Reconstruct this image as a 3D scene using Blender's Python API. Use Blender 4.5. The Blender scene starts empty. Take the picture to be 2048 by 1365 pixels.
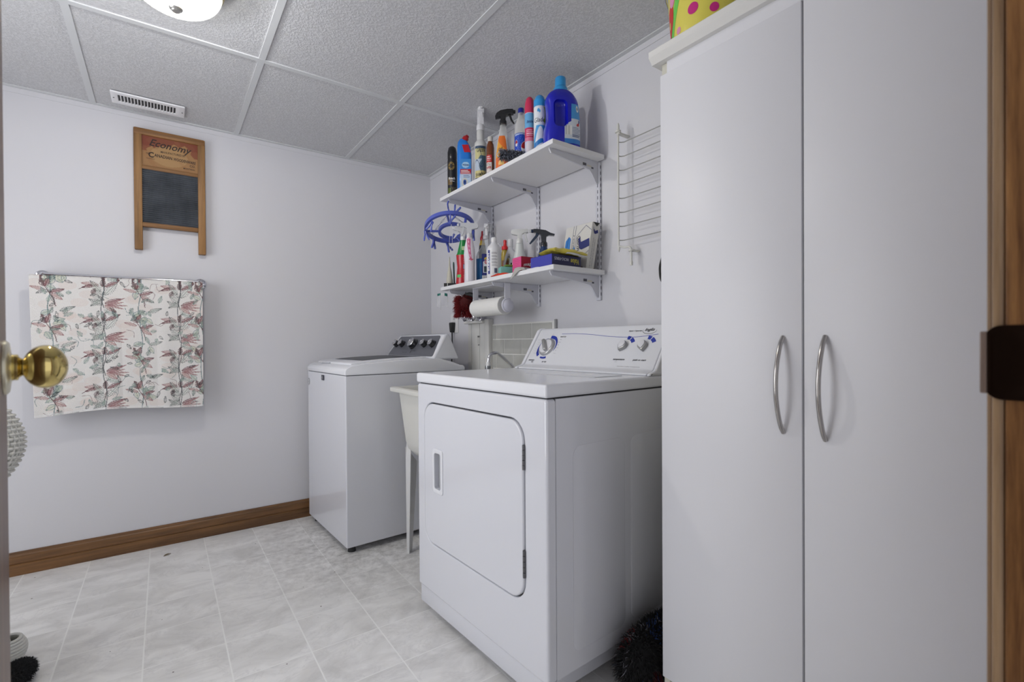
import bpy, bmesh, math, random
import numpy as np
from mathutils import Vector, Matrix
R_ = math.radians
random.seed(7)
rng = np.random.default_rng(5)
SC = bpy.context.scene
COL = SC.collection

# ------------------------------------------------------------------ camera
CAMP = Vector((-1.526, -3.071, 1.036))
def make_camera():
    yaw, pitch, roll, f, cy = R_(35.913), R_(-0.4035), R_(0.3716), 962.83, 692.5
    fw = Vector((math.sin(yaw)*math.cos(pitch), math.cos(yaw)*math.cos(pitch), math.sin(pitch)))
    r0 = Vector((math.cos(yaw), -math.sin(yaw), 0)); d0 = fw.cross(r0)
    c, s = math.cos(roll), math.sin(roll)
    r = c*r0 + s*d0; d = -s*r0 + c*d0
    cam = bpy.data.cameras.new('camera'); o = bpy.data.objects.new('camera', cam)
    COL.objects.link(o)
    m = Matrix((r, -d, -fw)).transposed().to_4x4(); m.translation = CAMP
    o.matrix_world = m
    cam.sensor_fit = 'HORIZONTAL'; cam.sensor_width = 36.0
    cam.lens = f*36.0/2048.0
    cam.shift_y = (cy-682.5)/2048.0
    cam.clip_start = 0.02
    cam.dof.use_dof = True; cam.dof.focus_distance = 2.4; cam.dof.aperture_fstop = 5.6
    SC.camera = o
make_camera()

# ------------------------------------------------------------------ world and exposure
w = bpy.data.worlds.new('hallway_ambient'); SC.world = w; w.use_nodes = True
bg = w.node_tree.nodes['Background']
bg.inputs[0].default_value = (0.93, 0.95, 1.0, 1); bg.inputs[1].default_value = 1.1
SC.view_settings.view_transform = 'Standard'; SC.view_settings.look = 'None'
SC.view_settings.gamma = 1.0; SC.view_settings.use_curve_mapping = False
SC.view_settings.exposure = 0.0
LAMP_W = 16.0
# fill light added at the left, standing in an added window opening
def added_fill_light():
    l = bpy.data.lights.new('added_fill_light', 'AREA'); l.shape = 'RECTANGLE'; l.size = 1.6; l.size_y = 1.36; l.energy = 28.0
    l.color = (0.955, 0.965, 1.0)
    o = bpy.data.objects.new('added_fill_light', l); COL.objects.link(o)
    o.location = (-2.79, -1.38, 1.08); o.rotation_euler = (0, R_(-90), 0)
added_fill_light()

# ------------------------------------------------------------------ materials
MATS = {}
def srgb(r, g, b):
    f = lambda c: (c/12.92 if c <= .04045 else ((c+.055)/1.055)**2.4)
    return (f(r/255), f(g/255), f(b/255), 1)
def N(nt, typ, **kw):
    n = nt.nodes.new(typ)
    for k, v in kw.items():
        if k in n.bl_rna.properties.keys(): setattr(n, k, v)
        else: n.inputs[k].default_value = v
    return n
def mat(name, col=None, rough=.5, metal=0, coat=0, bump=None, spec=None, trans=0, emit=None, ior=None, sheen=0, mottle=None, alpha=1):
    if name in MATS: return MATS[name]
    m = bpy.data.materials.new(name); m.use_nodes = True; nt = m.node_tree; MATS[name] = m
    p = nt.nodes['Principled BSDF']
    c = col if len(col) == 4 else (*col, 1)
    p.inputs['Base Color'].default_value = c; p.inputs['Roughness'].default_value = rough
    p.inputs['Metallic'].default_value = metal; p.inputs['Coat Weight'].default_value = coat
    p.inputs['Transmission Weight'].default_value = trans
    p.inputs['Sheen Weight'].default_value = sheen
    p.inputs['Alpha'].default_value = alpha
    if spec is not None: p.inputs['Specular IOR Level'].default_value = spec
    if ior: p.inputs['IOR'].default_value = ior
    if emit:
        p.inputs['Emission Color'].default_value = (*emit[0], 1); p.inputs['Emission Strength'].default_value = emit[1]
    tc = N(nt, 'ShaderNodeTexCoord')
    if mottle:                                                   # (scale, amount): slight uneven colour
        ns = N(nt, 'ShaderNodeTexNoise', Scale=mottle[0], Detail=4.0)
        nt.links.new(tc.outputs['Object'], ns.inputs['Vector'])
        mx = N(nt, 'ShaderNodeMix', data_type='RGBA')
        mx.inputs[6].default_value = c; mx.inputs[7].default_value = tuple(x*(1-mottle[1]) for x in c[:3])+(1,)
        nt.links.new(ns.outputs['Fac'], mx.inputs[0]); nt.links.new(mx.outputs[2], p.inputs['Base Color'])
    if bump:                                                     # (scale, strength, distance)
        ns = N(nt, 'ShaderNodeTexNoise', Scale=bump[0], Detail=3.0)
        nt.links.new(tc.outputs['Object'], ns.inputs['Vector'])
        b = N(nt, 'ShaderNodeBump', Strength=bump[1], Distance=bump[2])
        nt.links.new(ns.outputs['Fac'], b.inputs['Height']); nt.links.new(b.outputs['Normal'], p.inputs['Normal'])
    return m
def wood(name, c1, c2, axis='X', scale=1.0, rough=.45, fine=1.0):
    """streaked timber: grain runs along the named object axis"""
    if name in MATS: return MATS[name]
    m = bpy.data.materials.new(name); m.use_nodes = True; nt = m.node_tree; MATS[name] = m
    p = nt.nodes['Principled BSDF']; p.inputs['Roughness'].default_value = rough
    tc = N(nt, 'ShaderNodeTexCoord'); mp = N(nt, 'ShaderNodeMapping')
    s = {'X': (1.2, 22, 22), 'Y': (22, 1.2, 22), 'Z': (22, 22, 1.2)}[axis]
    mp.inputs['Scale'].default_value = tuple(v*scale for v in s)
    nt.links.new(tc.outputs['Object'], mp.inputs['Vector'])
    n1 = N(nt, 'ShaderNodeTexNoise', Scale=1.0, Detail=6.0, Roughness=.6, Distortion=.6)
    n2 = N(nt, 'ShaderNodeTexNoise', Scale=5.0*fine, Detail=4.0, Roughness=.7)
    nt.links.new(mp.outputs[0], n1.inputs['Vector']); nt.links.new(mp.outputs[0], n2.inputs['Vector'])
    ma = N(nt, 'ShaderNodeMath', operation='MULTIPLY_ADD'); ma.inputs[1].default_value = .45
    nt.links.new(n2.outputs['Fac'], ma.inputs[0]); nt.links.new(n1.outputs['Fac'], ma.inputs[2])
    cr = N(nt, 'ShaderNodeValToRGB')
    cr.color_ramp.elements[0].position = .45; cr.color_ramp.elements[0].color = c1
    cr.color_ramp.elements[1].position = .95; cr.color_ramp.elements[1].color = c2
    nt.links.new(ma.outputs[0], cr.inputs[0]); nt.links.new(cr.outputs[0], p.inputs['Base Color'])
    b = N(nt, 'ShaderNodeBump', Strength=.15, Distance=.002)
    nt.links.new(ma.outputs[0], b.inputs['Height']); nt.links.new(b.outputs['Normal'], p.inputs['Normal'])
    return m
def printed(name, rough=.5, bump=None, coat=0):
    """colour printed or dyed on the thing itself, stored per vertex"""
    if name in MATS: return MATS[name]
    m = bpy.data.materials.new(name); m.use_nodes = True; nt = m.node_tree; MATS[name] = m
    p = nt.nodes['Principled BSDF']; p.inputs['Roughness'].default_value = rough; p.inputs['Coat Weight'].default_value = coat
    a = N(nt, 'ShaderNodeAttribute', attribute_name='print')
    nt.links.new(a.outputs['Color'], p.inputs['Base Color'])
    if bump:
        tc = N(nt, 'ShaderNodeTexCoord'); ns = N(nt, 'ShaderNodeTexNoise', Scale=bump[0], Detail=2.0)
        nt.links.new(tc.outputs['Object'], ns.inputs['Vector'])
        b = N(nt, 'ShaderNodeBump', Strength=bump[1], Distance=bump[2])
        nt.links.new(ns.outputs['Fac'], b.inputs['Height']); nt.links.new(b.outputs['Normal'], p.inputs['Normal'])
    return m
def clear_plastic(name, tint=(.95, .97, .97), haze=.12):
    if name in MATS: return MATS[name]
    m = bpy.data.materials.new(name); m.use_nodes = True; nt = m.node_tree; MATS[name] = m
    out = nt.nodes['Material Output']; p = nt.nodes['Principled BSDF']
    p.inputs['Base Color'].default_value = (*tint, 1); p.inputs['Roughness'].default_value = .12
    tr = N(nt, 'ShaderNodeBsdfTransparent'); tr.inputs[0].default_value = (*tint, 1)
    lw = N(nt, 'ShaderNodeLayerWeight', Blend=.35)
    ma = N(nt, 'ShaderNodeMath', operation='MULTIPLY_ADD', use_clamp=True); ma.inputs[1].default_value = .75; ma.inputs[2].default_value = haze
    nt.links.new(lw.outputs['Facing'], ma.inputs[0])
    mx = N(nt, 'ShaderNodeMixShader'); nt.links.new(ma.outputs[0], mx.inputs[0])
    nt.links.new(tr.outputs[0], mx.inputs[1]); nt.links.new(p.outputs[0], mx.inputs[2])
    nt.links.new(mx.outputs[0], out.inputs[0])
    return m

# ------------------------------------------------------------------ mesh builder
class MB:
    def __init__(s): s.bm = bmesh.new(); s.cols = None
    def _add(s, verts, faces):
        vs = [s.bm.verts.new(v) for v in verts]
        for f in faces:
            try: s.bm.faces.new([vs[i] for i in f])
            except ValueError: pass
        return vs
    def box(s, lo, hi, bev=0, seg=2, M=None):
        t = bmesh.new()
        bmesh.ops.create_cube(t, size=1)
        for v in t.verts:
            v.co = Vector([lo[i]+(v.co[i]+.5)*(hi[i]-lo[i]) for i in range(3)])
        if bev: bmesh.ops.bevel(t, geom=t.edges[:], offset=bev, segments=seg, profile=.5, affect='EDGES')
        s.merge(t, M); return s
    def merge(s, t, M=None):
        if M is not None: bmesh.ops.transform(t, matrix=M, verts=t.verts[:])
        me = bpy.data.meshes.new('tmp'); t.to_mesh(me); t.free(); s.bm.from_mesh(me); bpy.data.meshes.remove(me)
    def lathe(s, prof, n=28, sx=1, sy=1, ex=2.0, M=None, cap=True):
        """prof: (radius, z) from bottom to top about the local z axis; sx, sy squash it, ex>2 squares it"""
        t = bmesh.new(); rings = []
        for r, z in prof:
            ring = []
            for k in range(n):
                a = 2*math.pi*k/n; c, d = math.cos(a), math.sin(a)
                if ex != 2: 
                    q = (abs(c)**ex+abs(d)**ex)**(-1/ex); c *= q; d *= q
                ring.append(t.verts.new((r*sx*c, r*sy*d, z)))
            rings.append(ring)
        for a, b in zip(rings, rings[1:]):
            for k in range(n): t.faces.new((a[k], a[(k+1) % n], b[(k+1) % n], b[k]))
        if cap:
            t.faces.new(rings[0][::-1]); t.faces.new(rings[-1])
        s.merge(t, M); return s
    def cyl(s, p0, p1, r0, r1=None, n=20):
        p0, p1 = Vector(p0), Vector(p1); d = p1-p0
        M = Matrix.Translation(p0) @ d.to_track_quat('Z', 'Y').to_matrix().to_4x4()
        return s.lathe([(r0, 0), (r0 if r1 is None else r1, d.length)], n, M=M)
    def tube(s, pts, r, n=8, closed=False):
        pts = [Vector(p) for p in pts]; m = len(pts); rs = r if isinstance(r, (list, tuple)) else [r]*m
        rings = []; up = None
        for i, p in enumerate(pts):
            a = pts[i-1] if (i > 0 or closed) else p; b = pts[(i+1) % m] if (i < m-1 or closed) else p
            t = (b-a).normalized()
            if up is None:
                up = Vector((0, 0, 1)) if abs(t.z) < .9 else Vector((1, 0, 0))
            u = (up - t*up.dot(t))
            u = u.normalized() if u.length > 1e-6 else t.orthogonal().normalized()
            up = u; v = t.cross(u)
            rings.append([s.bm.verts.new(p + rs[i]*(math.cos(2*math.pi*k/n)*u+math.sin(2*math.pi*k/n)*v)) for k in range(n)])
        rr = list(zip(rings, rings[1:])) + ([(rings[-1], rings[0])] if closed else [])
        for a, b in rr:
            for k in range(n):
                try: s.bm.faces.new((a[k], a[(k+1) % n], b[(k+1) % n], b[k]))
                except ValueError: pass
        if not closed:
            s.bm.faces.new(rings[0][::-1]); s.bm.faces.new(rings[-1])
        return s
    def plate(s, outline, holes=(), th=.01, bev=0, M=None, seg=2):
        """flat shape in local xy with holes, extruded by th along +z"""
        t = bmesh.new(); es = []
        for loop in [outline, *holes]:
            vs = [t.verts.new((p[0], p[1], 0)) for p in loop]
            es += [t.edges.new((vs[i], vs[(i+1) % len(vs)])) for i in range(len(vs))]
        if holes:
            bmesh.ops.triangle_fill(t, edges=es, use_beauty=True, normal=(0, 0, -1))
        else:
            t.faces.new(t.verts[:])
        fs = t.faces[:]
        g = bmesh.ops.extrude_face_region(t, geom=fs)
        bmesh.ops.translate(t, vec=(0, 0, th), verts=[v for v in g['geom'] if isinstance(v, bmesh.types.BMVert)])
        bmesh.ops.recalc_face_normals(t, faces=t.faces[:])
        if bev:
            eds = [e for e in t.edges if len(e.link_faces) == 2 and e.calc_face_angle(0) > .6 and all(abs(v.co.z-th) < 1e-6 for v in e.verts)]
            bmesh.ops.bevel(t, geom=eds, offset=bev, segments=seg, profile=.5, affect='EDGES')
        s.merge(t, M); return s
    def grid(s, nu, nv, fn, closed=False):
        vs = [[s.bm.verts.new(fn(i/(nu-1 if not closed else nu), j/(nv-1))) for j in range(nv)] for i in range(nu)]
        for i in range(nu if closed else nu-1):
            for j in range(nv-1):
                a, b = vs[i], vs[(i+1) % nu]
                s.bm.faces.new((a[j], b[j], b[j+1], a[j+1]))
        return s
    def ball(s, c, r, n=16, sc=(1, 1, 1)):
        t = bmesh.new(); bmesh.ops.create_uvsphere(t, u_segments=n, v_segments=max(6, n*2//3), radius=r)
        s.merge(t, Matrix.Translation(c) @ Matrix.Diagonal((*sc, 1))); return s
    def build(s, name, m=None, parent=None, smooth=35, loc=None, rot=None, recalc=True, wn=False, flatbig=False):
        if recalc: bmesh.ops.recalc_face_normals(s.bm, faces=s.bm.faces[:])
        me = bpy.data.meshes.new(name); s.bm.to_mesh(me); s.bm.free()
        if m: me.materials.append(m)
        if smooth:
            for p in me.polygons: p.use_smooth = True
            me.set_sharp_from_angle(angle=R_(smooth))
        if flatbig:                                              # the broad faces of a panel stay truly flat
            for p in me.polygons:
                if max(abs(c) for c in p.normal) > .9995: p.use_smooth = False
        o = bpy.data.objects.new(name, me); COL.objects.link(o)
        if parent: o.parent = parent
        if loc: o.location = loc
        if rot: o.rotation_euler = rot
        if wn:
            md = o.modifiers.new('even_normals', 'WEIGHTED_NORMAL'); md.keep_sharp = True
        return o
def tag(o, label=None, cat=None, group=None, kind=None):
    for k, v in (('label', label), ('category', cat), ('group', group), ('kind', kind)):
        if v: o[k] = v
    return o
def thing(name, label, cat, loc=(0, 0, 0), rz=0, group=None, rot=None):
    o = bpy.data.objects.new(name, None); COL.objects.link(o); o.empty_display_size = .05
    o.location = loc; o.rotation_euler = rot if rot else (0, 0, rz)
    return tag(o, label, cat, group)
def copy_tree(o, parent=None):
    c = o.copy(); COL.objects.link(c)
    if parent: c.parent = parent
    for ch in list(o.children): copy_tree(ch, c)
    return c
def rrect(x0, y0, x1, y1, r, n=6):
    pts = []
    for cx, cy, a0 in ((x1-r, y1-r, 0), (x0+r, y1-r, 90), (x0+r, y0+r, 180), (x1-r, y0+r, 270)):
        for k in range(n+1):
            a = R_(a0+90*k/n); pts.append((cx+r*math.cos(a), cy+r*math.sin(a)))
    return pts
def frame_m(o, u, v):
    """matrix taking local x,y,z to u, v, u x v at origin o"""
    u, v = Vector(u).normalized(), Vector(v).normalized(); n = u.cross(v)
    m = Matrix((u, v, n)).transposed().to_4x4(); m.translation = Vector(o); return m
def smooth_path(pts, n=6):
    """Catmull-Rom through the points"""
    P = [Vector(p) for p in pts]; P = [2*P[0]-P[1]]+P+[2*P[-1]-P[-2]]; out = []
    for i in range(1, len(P)-2):
        a, b, c, d = P[i-1:i+3]
        for k in range(n):
            t = k/n
            out.append(.5*((2*b)+(c-a)*t+(2*a-5*b+4*c-d)*t*t+(3*b-a-3*c+d)*t**3))
    out.append(P[-2]); return out

# ------------------------------------------------------------------ lettering and printed labels
def text_geo(txt, shear=0, bold=0):
    cu = bpy.data.curves.new('t', 'FONT'); cu.body = txt; cu.size = 1; cu.shear = shear; cu.offset = bold
    cu.resolution_u = 2
    ob = bpy.data.objects.new('t', cu); COL.objects.link(ob)
    dg = bpy.context.evaluated_depsgraph_get()
    me = bpy.data.meshes.new_from_object(ob.evaluated_get(dg))
    v = [tuple(x.co) for x in me.vertices]; f = [tuple(p.vertices) for p in me.polygons]
    bpy.data.objects.remove(ob); bpy.data.curves.remove(cu); bpy.data.meshes.remove(me)
    if not v: return [], [], (0, 0, 1, 1)
    xs = [a[0] for a in v]; ys = [a[1] for a in v]
    return v, f, (min(xs), min(ys), max(xs), max(ys))
def letters(parent, m, items, surf, name='lettering', lift=.0006, label=None):
    """items: (text, u_centre, v_centre, width, height, turn_degrees, shear, bold) on surface surf(u, v) -> (point, normal); u, v in metres"""
    mb = MB()
    for it in items:
        txt, uc, vc, wd, ht, turn, sh, bo = (list(it)+[0, 0, 0])[:8]
        v, f, (x0, y0, x1, y1) = text_geo(txt, sh, bo)
        if not v: continue
        t = bmesh.new(); vs = [t.verts.new(p) for p in v]
        for q in f:
            try: t.faces.new([vs[i] for i in q])
            except ValueError: pass
        ca, sa = math.cos(R_(turn)), math.sin(R_(turn))
        for p in t.verts:
            a = (p.co.x-(x0+x1)/2)*wd/(x1-x0); b = (p.co.y-(y0+y1)/2)*ht/max(1e-6, (y1-y0))
            P, n = surf(uc+ca*a-sa*b, vc+sa*a+ca*b)
            p.co = P+n*lift
        mb.merge(t)
    o = mb.build(name, m, parent, smooth=0, recalc=False)
    if label: o['label'] = label
    return o
def loft(t, rings, caps=(False, True)):
    vv = [[t.bm.verts.new(p) for p in r] for r in rings]; n = len(vv[0])
    for a, b in zip(vv, vv[1:]):
        for k in range(n): t.bm.faces.new((a[k], a[(k+1) % n], b[(k+1) % n], b[k]))
    if caps[0]: t.bm.faces.new(vv[0][::-1])
    if caps[1]: t.bm.faces.new(vv[-1])
def framed_panel(x_front, th, outer, inner, bev_o, bev_i, seg=4):
    """panel facing -x with a rounded opening; outer and inner are (y0, z0, y1, z1, radius)"""
    t = MB(); rings = []
    def ring(rc, grow, x):
        y0, z0, y1, z1, r = rc; return [(x, p[0], p[1]) for p in rrect(y0-grow, z0-grow, y1+grow, z1+grow, max(.0005, r+grow), 7)]
    rings.append(ring(outer, 0, x_front+th)); rings.append(ring(outer, 0, x_front+bev_o))
    for k in range(1, seg+1):
        a = math.pi/2*k/seg; rings.append(ring(outer, -bev_o*(1-math.cos(a)), x_front+bev_o*(1-math.sin(a))))
    for k in range(seg, -1, -1):
        a = math.pi/2*k/seg; rings.append(ring(inner, bev_i*(1-math.cos(a)), x_front+bev_i*(1-math.sin(a))))
    rings.append(ring(inner, 0, x_front+th))
    loft(t, rings+[rings[0]], (False, False)); bmesh.ops.remove_doubles(t.bm, verts=t.bm.verts[:], dist=1e-6)
    return t
def flat(o, u, v):
    o, u, v = Vector(o), Vector(u).normalized(), Vector(v).normalized(); n = u.cross(v)
    return lambda a, b: (o+u*a+v*b, n)
def prof_r(prof, z):
    for (r0, z0), (r1, z1) in zip(prof, prof[1:]):
        if z0 <= z <= z1 and z1 > z0: return r0+(r1-r0)*(z-z0)/(z1-z0)
    return prof[-1][0]
def round_surf(prof, face, sx=1, sy=1, ex=2.0):
    """surface of a lathe body; u runs left to right as seen by someone the angle 'face' points at; v is height"""
    def f(u, v):
        r = prof_r(prof, v); rm = r*(sx+sy)/2
        a = face+u/max(rm, .004); c, d = math.cos(a), math.sin(a)
        if ex != 2:
            q = (abs(c)**ex+abs(d)**ex)**(-1/ex); c *= q; d *= q
        n = Vector((math.copysign(abs(c)**(ex-1), c)/sx, math.copysign(abs(d)**(ex-1), d)/sy, 0)).normalized()
        return Vector((r*sx*c, r*sy*d, v)), n
    return f
def project(o, surf, reach=.08):
    """lay a flat surface(u, v) onto the mesh of o"""
    from mathutils.bvhtree import BVHTree
    b = bmesh.new(); b.from_mesh(o.data); tree = BVHTree.FromBMesh(b); b.free()
    def f(u, v):
        P, n = surf(u, v); h = tree.ray_cast(P+n*reach, -n)
        return (h[0], n) if h[0] is not None else (P, n)
    return f
class Img:
    """a small raster used as the print of a label or a woven pattern (v upwards, colours linear)"""
    def __init__(s, w, h, bg): 
        s.w, s.h = w, h; s.a = np.zeros((h, w, 3)); s.a[:] = bg[:3]
        s.yy, s.xx = np.mgrid[0:h, 0:w]; s.U = (s.xx+.5)/w; s.V = (s.yy+.5)/h
    def put(s, m, c, al=1.0): 
        s.a[m] = s.a[m]*(1-al)+np.array(c[:3])*al
    def rect(s, u0, v0, u1, v1, c, al=1.0): s.put((s.U >= u0) & (s.U <= u1) & (s.V >= v0) & (s.V <= v1), c, al)
    def ell(s, u, v, ru, rv, c, al=1.0): s.put(((s.U-u)/ru)**2+((s.V-v)/rv)**2 <= 1, c, al)
    def fn(s, f, c, al=1.0): s.put(f(s.U, s.V), c, al)
    def rules(s, u0, v0, u1, v1, n, c, frac=.4):
        for k in range(n):
            v = v1-(k+.5)*(v1-v0)/n; e = u0+(u1-u0)*(.75+.25*((k*37) % 10)/10)
            s.rect(u0, v-frac*(v1-v0)/n/2, e, v+frac*(v1-v0)/n/2, c)
    def bars(s, u0, v0, u1, v1, c, n=14):
        s.rect(u0, v0, u1, v1, (.8, .8, .8))
        for k in range(n):
            if (k*7) % 5 != 2: s.rect(u0+(u1-u0)*(k+.15)/n, v0, u0+(u1-u0)*(k+.3+.4*((k*3) % 4)/4)/n, v1, c)
def patch(parent, img, surf, u0, v0, u1, v1, name='label', m=None, lift=.0004, nu=None, nv=None):
    """a printed sticker laid on a surface, one grid vertex per raster cell"""
    nu = nu or img.w; nv = nv or img.h; mb = MB(); cols = []
    def f(a, b):
        P, n = surf(u0+(u1-u0)*a, v0+(v1-v0)*b); return P+n*lift
    mb.grid(nu, nv, f)
    o = mb.build(name, m or printed('printed_paper', .45), parent, smooth=60, recalc=False)
    at = o.data.color_attributes.new('print', 'FLOAT_COLOR', 'POINT')
    ii = np.minimum((np.arange(nu)/(nu-1)*img.w).astype(int), img.w-1); jj = np.minimum((np.arange(nv)/(nv-1)*img.h).astype(int), img.h-1)
    c = np.ones((nu, nv, 4)); c[:, :, :3] = img.a[np.ix_(jj, ii)].transpose(1, 0, 2)
    at.data.foreach_set('color', c.reshape(-1).astype(np.float32))
    return o
def fuzz(mb, base, n, ln, wd, jit=.6):
    """soft strands; base() gives (point, outward direction)"""
    for _ in range(n):
        p, d = base(); p, d = Vector(p), Vector(d)
        d = (d+Vector((random.uniform(-1, 1), random.uniform(-1, 1), random.uniform(-1, 1)))*jit).normalized()
        u = d.orthogonal().normalized(); v = d.cross(u); L = ln*random.uniform(.6, 1.2)
        a = random.random()*6.28; mid = p+d*L*.55+(u*math.cos(a)+v*math.sin(a))*L*.15; tip = p+d*L+Vector((0, 0, -L*.25))
        r = [mb.bm.verts.new(p+wd*(u*math.cos(k*2.094)+v*math.sin(k*2.094))) for k in range(3)]
        q = [mb.bm.verts.new(mid+wd*.8*(u*math.cos(k*2.094)+v*math.sin(k*2.094))) for k in range(3)]
        t = mb.bm.verts.new(tip)
        for k in range(3):
            mb.bm.faces.new((r[k], r[(k+1) % 3], q[(k+1) % 3], q[k])); mb.bm.faces.new((q[k], q[(k+1) % 3], t))

# ================================================================== the room
def struct(name, mb, m, parent=None, smooth=35, **k):
    o = mb.build(name, m, parent, smooth, **k)
    if parent is None: o['kind'] = 'structure'
    return o
H = 2.199; XL = -2.75; YD = -2.976
PAINT = mat('wall_paint', (.645, .641, .672), .6, bump=(140, .12, .001))
def floor_material():
    m = bpy.data.materials.new('vinyl_tile'); m.use_nodes = True; nt = m.node_tree; L = nt.links
    p = nt.nodes['Principled BSDF']; p.inputs['Roughness'].default_value = .42
    tc = N(nt, 'ShaderNodeTexCoord'); sx = N(nt, 'ShaderNodeSeparateXYZ'); L.new(tc.outputs['Object'], sx.inputs[0])
    def line(sock, off, half):
        a = N(nt, 'ShaderNodeMath', operation='SUBTRACT'); a.inputs[1].default_value = off; L.new(sock, a.inputs[0])
        d = N(nt, 'ShaderNodeMath', operation='PINGPONG'); d.inputs[1].default_value = .2291/2; L.new(a.outputs[0], d.inputs[0])
        c = N(nt, 'ShaderNodeMath', operation='LESS_THAN'); c.inputs[1].default_value = half; L.new(d.outputs[0], c.inputs[0])
        return c.outputs[0]
    lx = line(sx.outputs[0], -1.1310, .0022); ly = line(sx.outputs[1], -.9105, .0019)
    g = N(nt, 'ShaderNodeMath', operation='MAXIMUM'); L.new(lx, g.inputs[0]); L.new(ly, g.inputs[1])
    # each tile shifts the marble so veins break at the joints
    fl = N(nt, 'ShaderNodeVectorMath', operation='SNAP'); ad = N(nt, 'ShaderNodeVectorMath', operation='ADD')
    ad.inputs[1].default_value = (1.1310+2.291, .9105+4.582, 0); L.new(tc.outputs['Object'], ad.inputs[0])
    fl.inputs[1].default_value = (.2291, .2291, 1); L.new(ad.outputs[0], fl.inputs[0])
    sc = N(nt, 'ShaderNodeVectorMath', operation='MULTIPLY_ADD'); sc.inputs[1].default_value = (3.1, 1.7, 0)
    L.new(fl.outputs[0], sc.inputs[0]); L.new(tc.outputs['Object'], sc.inputs[2])
    st = N(nt, 'ShaderNodeMapping'); st.inputs['Scale'].default_value = (1.0, 1.45, 1); st.inputs['Rotation'].default_value = (0, 0, .35); L.new(sc.outputs[0], st.inputs[0])
    n1 = N(nt, 'ShaderNodeTexNoise', Scale=5.5, Detail=7.0, Roughness=.6, Distortion=.8); L.new(st.outputs[0], n1.inputs['Vector'])
    n2 = N(nt, 'ShaderNodeTexNoise', Scale=4.0, Detail=8.0, Roughness=.65, Distortion=1.6); L.new(st.outputs[0], n2.inputs['Vector'])
    c1 = N(nt, 'ShaderNodeValToRGB'); c1.color_ramp.elements[0].position = .3; c1.color_ramp.elements[0].color = (.68, .672, .66, 1)
    c1.color_ramp.elements[1].position = .62; c1.color_ramp.elements[1].color = (.90, .893, .885, 1); L.new(n1.outputs['Fac'], c1.inputs[0])
    # veins where the second noise crosses its mean
    v = N(nt, 'ShaderNodeMath', operation='SUBTRACT'); v.inputs[1].default_value = .5; L.new(n2.outputs['Fac'], v.inputs[0])
    va = N(nt, 'ShaderNodeMath', operation='ABSOLUTE'); L.new(v.outputs[0], va.inputs[0])
    vm = N(nt, 'ShaderNodeMapRange'); vm.inputs['From Min'].default_value = 0; vm.inputs['From Max'].default_value = .022
    vm.inputs['To Min'].default_value = .28; vm.inputs['To Max'].default_value = 0; L.new(va.outputs[0], vm.inputs['Value'])
    vz = N(nt, 'ShaderNodeMath', operation='MULTIPLY'); L.new(vm.outputs[0], vz.inputs[0]); L.new(n1.outputs['Fac'], vz.inputs[1])
    m1 = N(nt, 'ShaderNodeMix', data_type='RGBA'); m1.inputs[7].default_value = (.33, .33, .34, 1); L.new(vz.outputs[0], m1.inputs[0]); L.new(c1.outputs[0], m1.inputs[6])
    m2 = N(nt, 'ShaderNodeMix', data_type='RGBA'); m2.inputs[7].default_value = (.93, .93, .915, 1); L.new(g.outputs[0], m2.inputs[0]); L.new(m1.outputs[2], m2.inputs[6])
    # trodden dust by the washer and tub
    vd = N(nt, 'ShaderNodeVectorMath', operation='DISTANCE'); vd.inputs[1].default_value = (-.62, -.52, 0); L.new(tc.outputs['Object'], vd.inputs[0])
    dm = N(nt, 'ShaderNodeMapRange'); dm.inputs['From Min'].default_value = .15; dm.inputs['From Max'].default_value = .75
    dm.inputs['To Min'].default_value = .75; dm.inputs['To Max'].default_value = 0; L.new(vd.outputs['Value'], dm.inputs['Value'])
    n3 = N(nt, 'ShaderNodeTexNoise', Scale=28.0, Detail=6.0, Roughness=.7); L.new(tc.outputs['Object'], n3.inputs['Vector'])
    r3 = N(nt, 'ShaderNodeMapRange'); r3.inputs['From Min'].default_value = .42; r3.inputs['From Max'].default_value = .7; L.new(n3.outputs['Fac'], r3.inputs['Value'])
    dz = N(nt, 'ShaderNodeMath', operation='MULTIPLY'); L.new(dm.outputs[0], dz.inputs[0]); L.new(r3.outputs[0], dz.inputs[1])
    m3 = N(nt, 'ShaderNodeMix', data_type='RGBA'); m3.inputs[7].default_value = (.24, .23, .215, 1); L.new(dz.outputs[0], m3.inputs[0]); L.new(m2.outputs[2], m3.inputs[6])
    # crumbs
    vo = N(nt, 'ShaderNodeTexVoronoi', Scale=9.0); L.new(tc.outputs['Object'], vo.inputs['Vector'])
    vl = N(nt, 'ShaderNodeMath', operation='LESS_THAN'); vl.inputs[1].default_value = .028; L.new(vo.outputs['Distance'], vl.inputs[0])
    m4 = N(nt, 'ShaderNodeMix', data_type='RGBA'); m4.inputs[7].default_value = (.10, .085, .07, 1); L.new(vl.outputs[0], m4.inputs[0]); L.new(m3.outputs[2], m4.inputs[6])
    L.new(m4.outputs[2], p.inputs['Base Color'])
    b = N(nt, 'ShaderNodeBump', Strength=.35, Distance=.001); b.invert = True; L.new(g.outputs[0], b.inputs['Height']); L.new(b.outputs[0], p.inputs['Normal'])
    return m
struct('floor', MB().box((XL, -4.6, -.06), (.0, 0, 0)), floor_material(), smooth=0)
struct('wall_back', MB().box((XL, 0, 0), (.1, .1, H+.06)), PAINT, smooth=0)
struct('wall_right', MB().box((0, YD-.1, 0), (.1, 0, H+.06)), PAINT, smooth=0)
WY0, WY1, WZ0, WZ1 = -2.08, -.68, .25, 1.9                             # opening of the window added out of view to carry the fill light
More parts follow.
